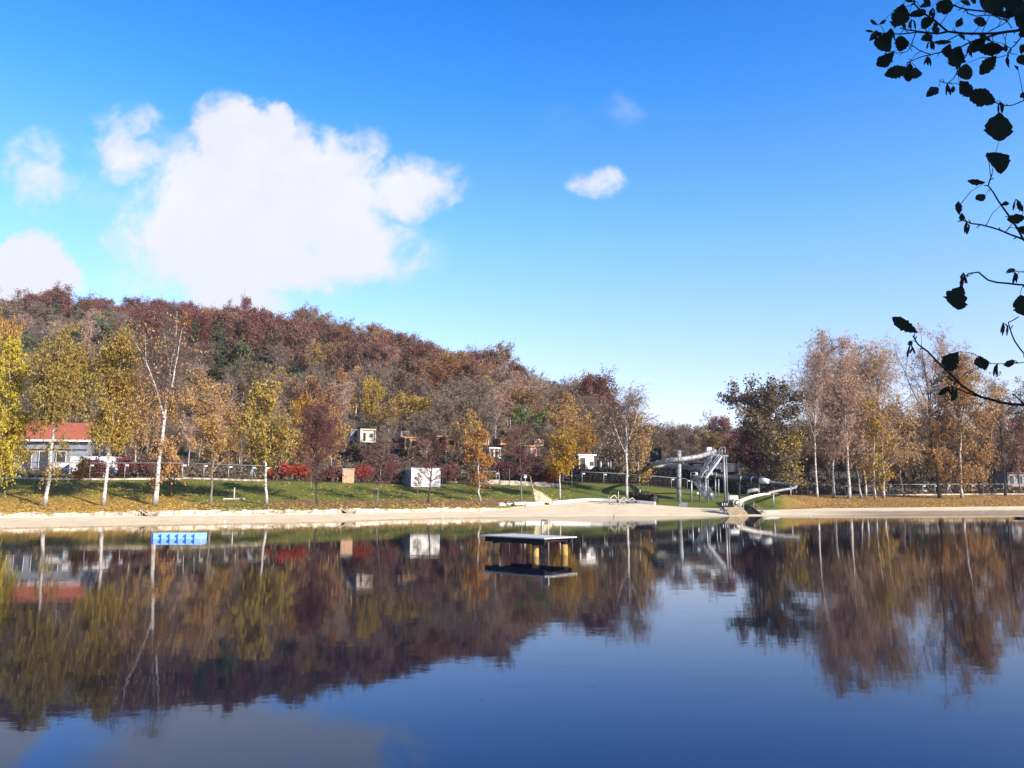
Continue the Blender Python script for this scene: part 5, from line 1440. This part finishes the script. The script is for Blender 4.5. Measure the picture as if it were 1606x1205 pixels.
# ------------------------------------------------------------ the alder over the photographer
def alder():
    rs = random.Random(8)
    e = empty('alder_tree', (4.4, .3, .85), 0, 'dark alder whose twigs hang into the top right corner', 'tree')
    o = Vector(e.location)
    def A(x, y, Y): return Vector(PP(1340 + x / 6.027, y / 6.027, Y)) - o
    def Bq(x, y, Y): return Vector(PP(1340 + x / 2.62, 200 + y / 2.62, Y)) - o
    tw = MB(); TP = []
    limb = [Vector((-.2, .9, 5.6)), Vector((-1.6, 1.9, 4.9)), Vector((-2.3, 2.0, 4.1)), Vector((-2.55, 1.9, 3.3)), Vector((-2.6, 1.85, 2.5)), Vector((-2.62, 1.8, 1.9))]
    LM = MB(); LM.tube([Vector((0, 0, 3.6)), Vector((-.05, .4, 4.6))] + limb, [.07, .06, .045, .03, .022, .018, .013, .008], 8)
    LM.build('limb', M['bark'], e)
    def attach(p):
        # run on from the frame edge to the hanging limb
        best = min((limb[i] + (limb[i + 1] - limb[i]) * k / 5 for i in range(1, 5) for k in range(6)), key=lambda q: (q - p).length + abs(q.z - p.z - .1))
        return best
    S = []
    def twig(pts, r0, r1, out=True):
        if out:
            q = attach(pts[0]); mid_ = (q + pts[0]) / 2 + Vector((0, 0, .04)); pts = [q, mid_] + pts; 
        # extra kinks
        P2 = [pts[0]]
        for a, b in zip(pts, pts[1:]):
            m1 = (a + b) / 2; L_ = (b - a).length; P2 += [m1 + Vector((rs.uniform(-.03, .03) * L_, 0, rs.uniform(-.05, .05) * L_)), b]
        TP.extend(P2); TP.extend([(a_ + b_) / 2 for a_, b_ in zip(P2, P2[1:])]); n = len(P2); tw.tube(P2, [r0 + (r1 - r0) * (i / (n - 1)) * 1.0 for i in range(n)], 6)
        for i in range(2, n - 1):
            if rs.random() < .5:
                d = (P2[i] - P2[i - 1]).normalized(); s_ = Vector((d.z, 0, -d.x)) * rs.choice((-1, 1))
                tw.tube([P2[i], P2[i] + (d * .8 + s_).normalized() * rs.uniform(.006, .014)], [r1 * 1.2, r1 * .8], 5)
    for pts, Y, r0, r1 in [
        ([(1603, 280), (1450, 300), (1200, 320), (1040, 318), (880, 300), (750, 190), (640, 110), (570, 40), (560, -60)], 2.0, .0042, .0018),
        ([(1603, 60), (1520, 95), (1420, 165), (1250, 110), (1060, 90), (960, 60), (880, 30)], 2.15, .0035, .0018),
        ([(1603, 320), (1540, 400), (1480, 460), (1450, 500), (1448, 560)], 1.9, .002, .0012),
        ([(1603, 950), (1500, 995), (1400, 1000), (1310, 960)], 2.0, .002, .0011)]:
        twig([A(x, y, Y) for x, y in pts], r0, r1)
    for pts, Y, r0, r1 in [
        ([(880, 300), (780, 320), (600, 298), (500, 285), (430, 265)], 2.0, .003, .0012),
        ([(780, 320), (600, 305), (430, 325), (240, 318), (200, 320)], 2.0, .0022, .0010),
        ([(980, 330), (870, 390), (790, 430)], 2.0, .0016, .001), ([(1440, 305), (1300, 340), (1100, 400), (1000, 450), (800, 500), (720, 520), (600, 550), (500, 590)], 2.02, .0028, .001),
        ([(720, 515), (600, 470), (520, 415)], 2.02, .0014, .001), ([(580, 310), (545, 400), (500, 490), (400, 505)], 2.0, .0014, .0009),
        ([(1100, 400), (1060, 520), (980, 650), (940, 740), (880, 790), (820, 775)], 2.02, .0018, .001),
        ([(1060, 90), (1070, 130), (1150, 155), (1300, 145), (1440, 200), (1490, 270)], 2.15, .0016, .0014), ([(1270, 300), (1440, 210)], 2.0, .0014, .0012),
        ([(1220, 60), (1215, -30)], 2.15, .0012, .001), ([(1450, 500), (1540, 515)], 1.9, .001, .0008), ([(1360, 545), (1450, 520)], 1.9, .001, .0008)]:
        twig([A(x, y, Y) for x, y in pts], r0, r1, False)
    for pts, Y, r0, r1, out in [
        ([(697, 465), (640, 370), (590, 300), (550, 240), (565, 195)], 1.95, .0036, .0014, True), ([(697, 462), (640, 440), (560, 410), (480, 395), (440, 380), (425, 330)], 1.95, .0028, .0013, True),
        ([(697, 648), (620, 640), (550, 628), (510, 595), (470, 600), (440, 625)], 1.9, .0028, .0014, True), ([(697, 930), (660, 880), (640, 830), (632, 802), (675, 778)], 1.9, .0024, .0012, True),
        ([(697, 1140), (600, 1130), (520, 1108), (440, 1060), (380, 1000), (300, 920), (260, 890), (240, 855)], 1.8, .0040, .0014, True),
        ([(697, 965), (650, 970), (600, 972), (550, 972)], 1.9, .0014, .0009, True), ([(697, 1135), (650, 1095)], 1.8, .0016, .0012, False), ([(500, 1105), (430, 1075), (385, 1065)], 1.8, .0016, .001, False),
        ([(440, 1060), (400, 1040), (380, 1022)], 1.8, .0012, .001, False), ([(697, 595), (660, 590), (625, 600)], 1.9, .0012, .0008, True), ([(640, 370), (680, 372), (697, 370)], 1.95, .001, .001, False)]:
        twig([Bq(x, y, Y) for x, y in pts], r0, r1, out)
    # leaves: rounded alder leaves with toothed edge, folded and curled
    LV = MB()
    def leaf(c, ang, ln, wd, Y, fold=None):
        ln *= Y / FPX; wd *= Y / FPX
        d = Vector((math.cos(ang), rs.uniform(-.35, .35), math.sin(ang))).normalized()
        s_ = d.cross(Vector((rs.uniform(-.25, .25), 1, rs.uniform(-.25, .25)))).normalized(); nrm = d.cross(s_)
        fo = fold if fold is not None else rs.uniform(.05, .3); cu = rs.uniform(-.15, .2)
        n = 15; rows_ = []; pw = rs.uniform(.95, 1.35); asy = rs.uniform(.65, 1.0); asd = rs.choice((-1, 1)); bend_ = rs.uniform(-.18, .18); bt = rs.uniform(2, 5)
        for i in range(n):
            t = i / (n - 1)
            wv = math.sin(math.pi * (t ** pw)) ** .75 * (1 if t < .97 else .3)
            rows_.append((t, wv * .5))
        vs = []; fs = []
        for i, (t, wv) in enumerate(rows_):
            ed = 1 + (rs.uniform(-.16, .12) if 0 < i < n - 1 else 0)
            for k in (-1, -.5, 0, .5, 1):
                w_ = k * wv * ed * wd * (asy if k * asd > 0 else 1) * (1 + (.14 if (i % 2 and abs(k) == 1) else 0)) + bend_ * math.sin(math.pi * t) * wd
                vs.append(c + d * (t - .5) * ln + s_ * w_ + nrm * (abs(k) * wv * fo * wd + cu * ln * (t - .5) ** 2 * 2 + math.sin(t * 19) * .012 * wd * abs(k)))
        for i in range(n - 1):
            for k in range(4): fs.append((i * 5 + k, i * 5 + k + 1, i * 5 + 6 + k, i * 5 + 5 + k))
        LV.add(vs, fs, True)
        ends = (c - d * ln / 2, c + d * ln / 2)
        en, tp = min(((a_, b_) for a_ in ends for b_ in TP), key=lambda q: (q[0] - q[1]).length)
        if .002 < (en - tp).length < .12: tw.tube([tp, (tp + en) / 2 + Vector((0, 0, .12 * (en - tp).length)), en], [.0011, .0008, .0006], 5)
        return en
    AL = [(420,150,-105,210,150),(600,115,-160,190,100),(690,230,-145,150,100),(260,440,160,190,160),(440,410,-95,150,140),(290,560,-140,240,110),(390,670,-165,200,130),(490,710,-80,150,100),(572,685,-110,140,105),(690,350,-150,170,75),
          (830,400,-8,150,42),(745,865,-142,200,72),(1050,830,-35,180,150),(1190,930,-25,260,165),(930,520,-130,230,190),(1062,683,-80,145,135),(1150,420,-140,210,95),(1300,470,175,210,140),(1262,620,-130,210,115),(985,215,-125,150,62),
          (1180,215,170,130,85),(870,50,-100,170,130),(1050,30,-10,120,52),(1300,75,-170,250,140),(1540,120,-40,220,180),(1590,570,-160,160,120),(1430,455,-90,70,50),(182,214,150,90,42),(265,215,35,85,32),(180,340,-130,130,62),(145,300,170,80,32),
          (510,8,170,100,48),(690,18,-50,110,70),(1575,40,-20,150,110),(1590,250,-60,130,110),(1360,95,-100,150,110),(1450,50,-60,160,100),(760,290,-80,90,60),(930,850,-100,60,40),(1240,360,-50,120,60),(820,60,-120,140,90),(1390,20,-30,140,90),(1590,900,-140,80,60),(1480,110,-120,150,90)]
    AL += [(1500, 40, -60, 170, 140), (1560, 180, -100, 150, 110), (1470, 15, -20, 150, 110), (1320, 20, -80, 130, 90), (1250, 8, -50, 130, 80), (1590, 330, -70, 90, 60), (1130, 15, -120, 100, 60),
           (360, 230, -60, 90, 60), (320, 345, -110, 110, 70), (230, 330, -150, 90, 50), (455, 250, -30, 80, 50), (1010, 350, -60, 90, 50), (890, 480, -100, 130, 90), (960, 560, -60, 150, 110), (1100, 880, -60, 110, 80),
           (1395, 1010, -110, 70, 36), (760, 235, -100, 90, 50), (660, 60, -160, 100, 50), (1380, 130, -20, 120, 80), (520, 640, -90, 90, 60), (1600, 460, -120, 110, 70), (1530, 640, -60, 60, 40)]
    for x, y, an, ln, wd in AL:
        leaf(A(x, y, 2.0 + rs.uniform(-.08, .1)), R(an), ln / 6.027 * 1.12, wd / 6.027 * 1.2, 2.0)
    BL = [(594,0,-95,125,100,.1),(575,145,-75,110,85,.3),(500,223,176,75,24,.3),(517,287,-155,65,34,.3),(428,330,-100,60,26,.2),(660,375,10,80,34,.3),(692,430,-40,60,45,.2),(682,325,-70,50,22,.2),(618,318,10,34,18,.3),(430,705,-110,110,85,.08),
          (690,735,95,90,68,.1),(208,812,142,112,42,.25),(228,888,20,26,18,.2),(410,962,-110,82,58,.1),(520,968,-172,78,52,.35),(635,968,-160,60,26,.3),(372,1083,-145,56,20,.3),(405,1098,-115,58,24,.3),(440,370,-110,40,20,.3),(640,590,20,50,16,.3)]
    for x, y, an, ln, wd, fo in BL:
        leaf(Bq(x, y, 1.9 + rs.uniform(-.05, .07)), R(an), ln / 2.62 * 1.08, wd / 2.62 * 1.2, 1.9, fo)
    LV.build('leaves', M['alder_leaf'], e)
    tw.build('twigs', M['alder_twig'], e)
    def catkins(p, n=4, s=1.0):
        CK = MB()
        for k in range(n):
            q = p + Vector((rs.uniform(-.008, .008), rs.uniform(-.006, .006), 0)) * s
            b = q + Vector((rs.uniform(-.007, .007), 0, -rs.uniform(.012, .026))) * s
            CK.tube([p + Vector((0, 0, .01)), q, (q * .5 + b * .5), b], [.0006, .0022 * s, .0030 * s, .001], 6)
        CK.build('catkin_cluster', M['alder_twig'], e)
    for x, y, n in [(345, 300, 5), (540, 215, 5), (725, 410, 5), (690, 565, 5), (880, 820, 4), (1448, 560, 4), (745, 105, 4), (975, 590, 5), (1375, 1000, 4), (200, 320, 3), (1090, 460, 3), (1215, 0, 3)]:
        catkins(A(x, y, 2.0), n)
    for x, y, n in [(460, 405, 4), (450, 612, 5), (612, 818, 3), (232, 905, 4), (590, 985, 4), (390, 1070, 2), (660, 610, 4), (665, 310, 4), (440, 640, 3)]:
        catkins(Bq(x, y, 1.9), n, .95)
    T_ = MB(); T_.tube([(0, 0, -.2), (.1, 0, 1.2), (0, -.1, 2.6), (0, 0, 3.7), (.1, -.5, 4.8), (.2, -.8, 6.0)], [.19, .16, .14, .12, .08, .03], 12)
    T_.build('trunk', M['bark'], e)
    # unseen crown above and behind the photographer, placed and sized to shade the leaves
    rs2 = np.random.RandomState(3)
    n = 13000
    d = norm(rs2.normal(0, 1, (n, 3))) * rs2.uniform(.2, 1, (n, 1)) ** .5 * np.array([2.1, 1.7, 1.9])
    Cn = d + np.array([-.15, -1.15, 4.2])
    V, F = quads(rs2, Cn, .13)
    link('crown', npmesh('crown', V, F, M['alder_leaf']), e)
    b_ = MB()
    for k in range(26):
        t = rs.uniform(.45, 1); p = Vector((0, -.8 * max(t - .5, 0), 6 * t)); dd = Vector(rs2.normal(0, 1, 3)); dd.z = abs(dd.z) * .4; dd.normalize()
        b_.tube([p, p + dd * .8, p + dd * 1.5 + Vector((0, 0, .15))], [.04, .025, .01], 5)
    b_.build('branches', M['bark'], e)
def alder_leaf_mat():
    m, t = newmat('alder_leaf')
    g = t.n('ShaderNodeNewGeometry'); n = t.noise(g.outputs['Position'], 60, 4, .6)
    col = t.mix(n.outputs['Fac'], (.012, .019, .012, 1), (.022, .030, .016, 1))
    d = bsdf(t, col, .65, .15); tr = t.n('ShaderNodeBsdfTranslucent'); t.l(col, tr.inputs[0])
    mx = t.n('ShaderNodeMixShader'); mx.inputs[0].default_value = .15; t.l(d.outputs[0], mx.inputs[1]); t.l(tr.outputs[0], mx.inputs[2]); fin(t, mx.outputs[0])
    return m
M['alder_leaf'] = alder_leaf_mat()
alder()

# ------------------------------------------------------------ the air
def haze():
    m, t = newmat('haze_air')
    v = t.n('ShaderNodeVolumePrincipled')
    v.inputs['Color'].default_value = (.86, .91, 1, 1); v.inputs['Density'].default_value = .00012; v.inputs['Anisotropy'].default_value = .2
    o = t.n('ShaderNodeOutputMaterial'); t.l(v.outputs[0], o.inputs['Volume'])
    b = MB(); b.box((0, 620, 61), (2600, 2100, 130)); h = b.build('haze', m); h.display_type = 'WIRE'
    tag(h, 'thin autumn haze in the air over the lake', 'haze', None, 'stuff')
haze()
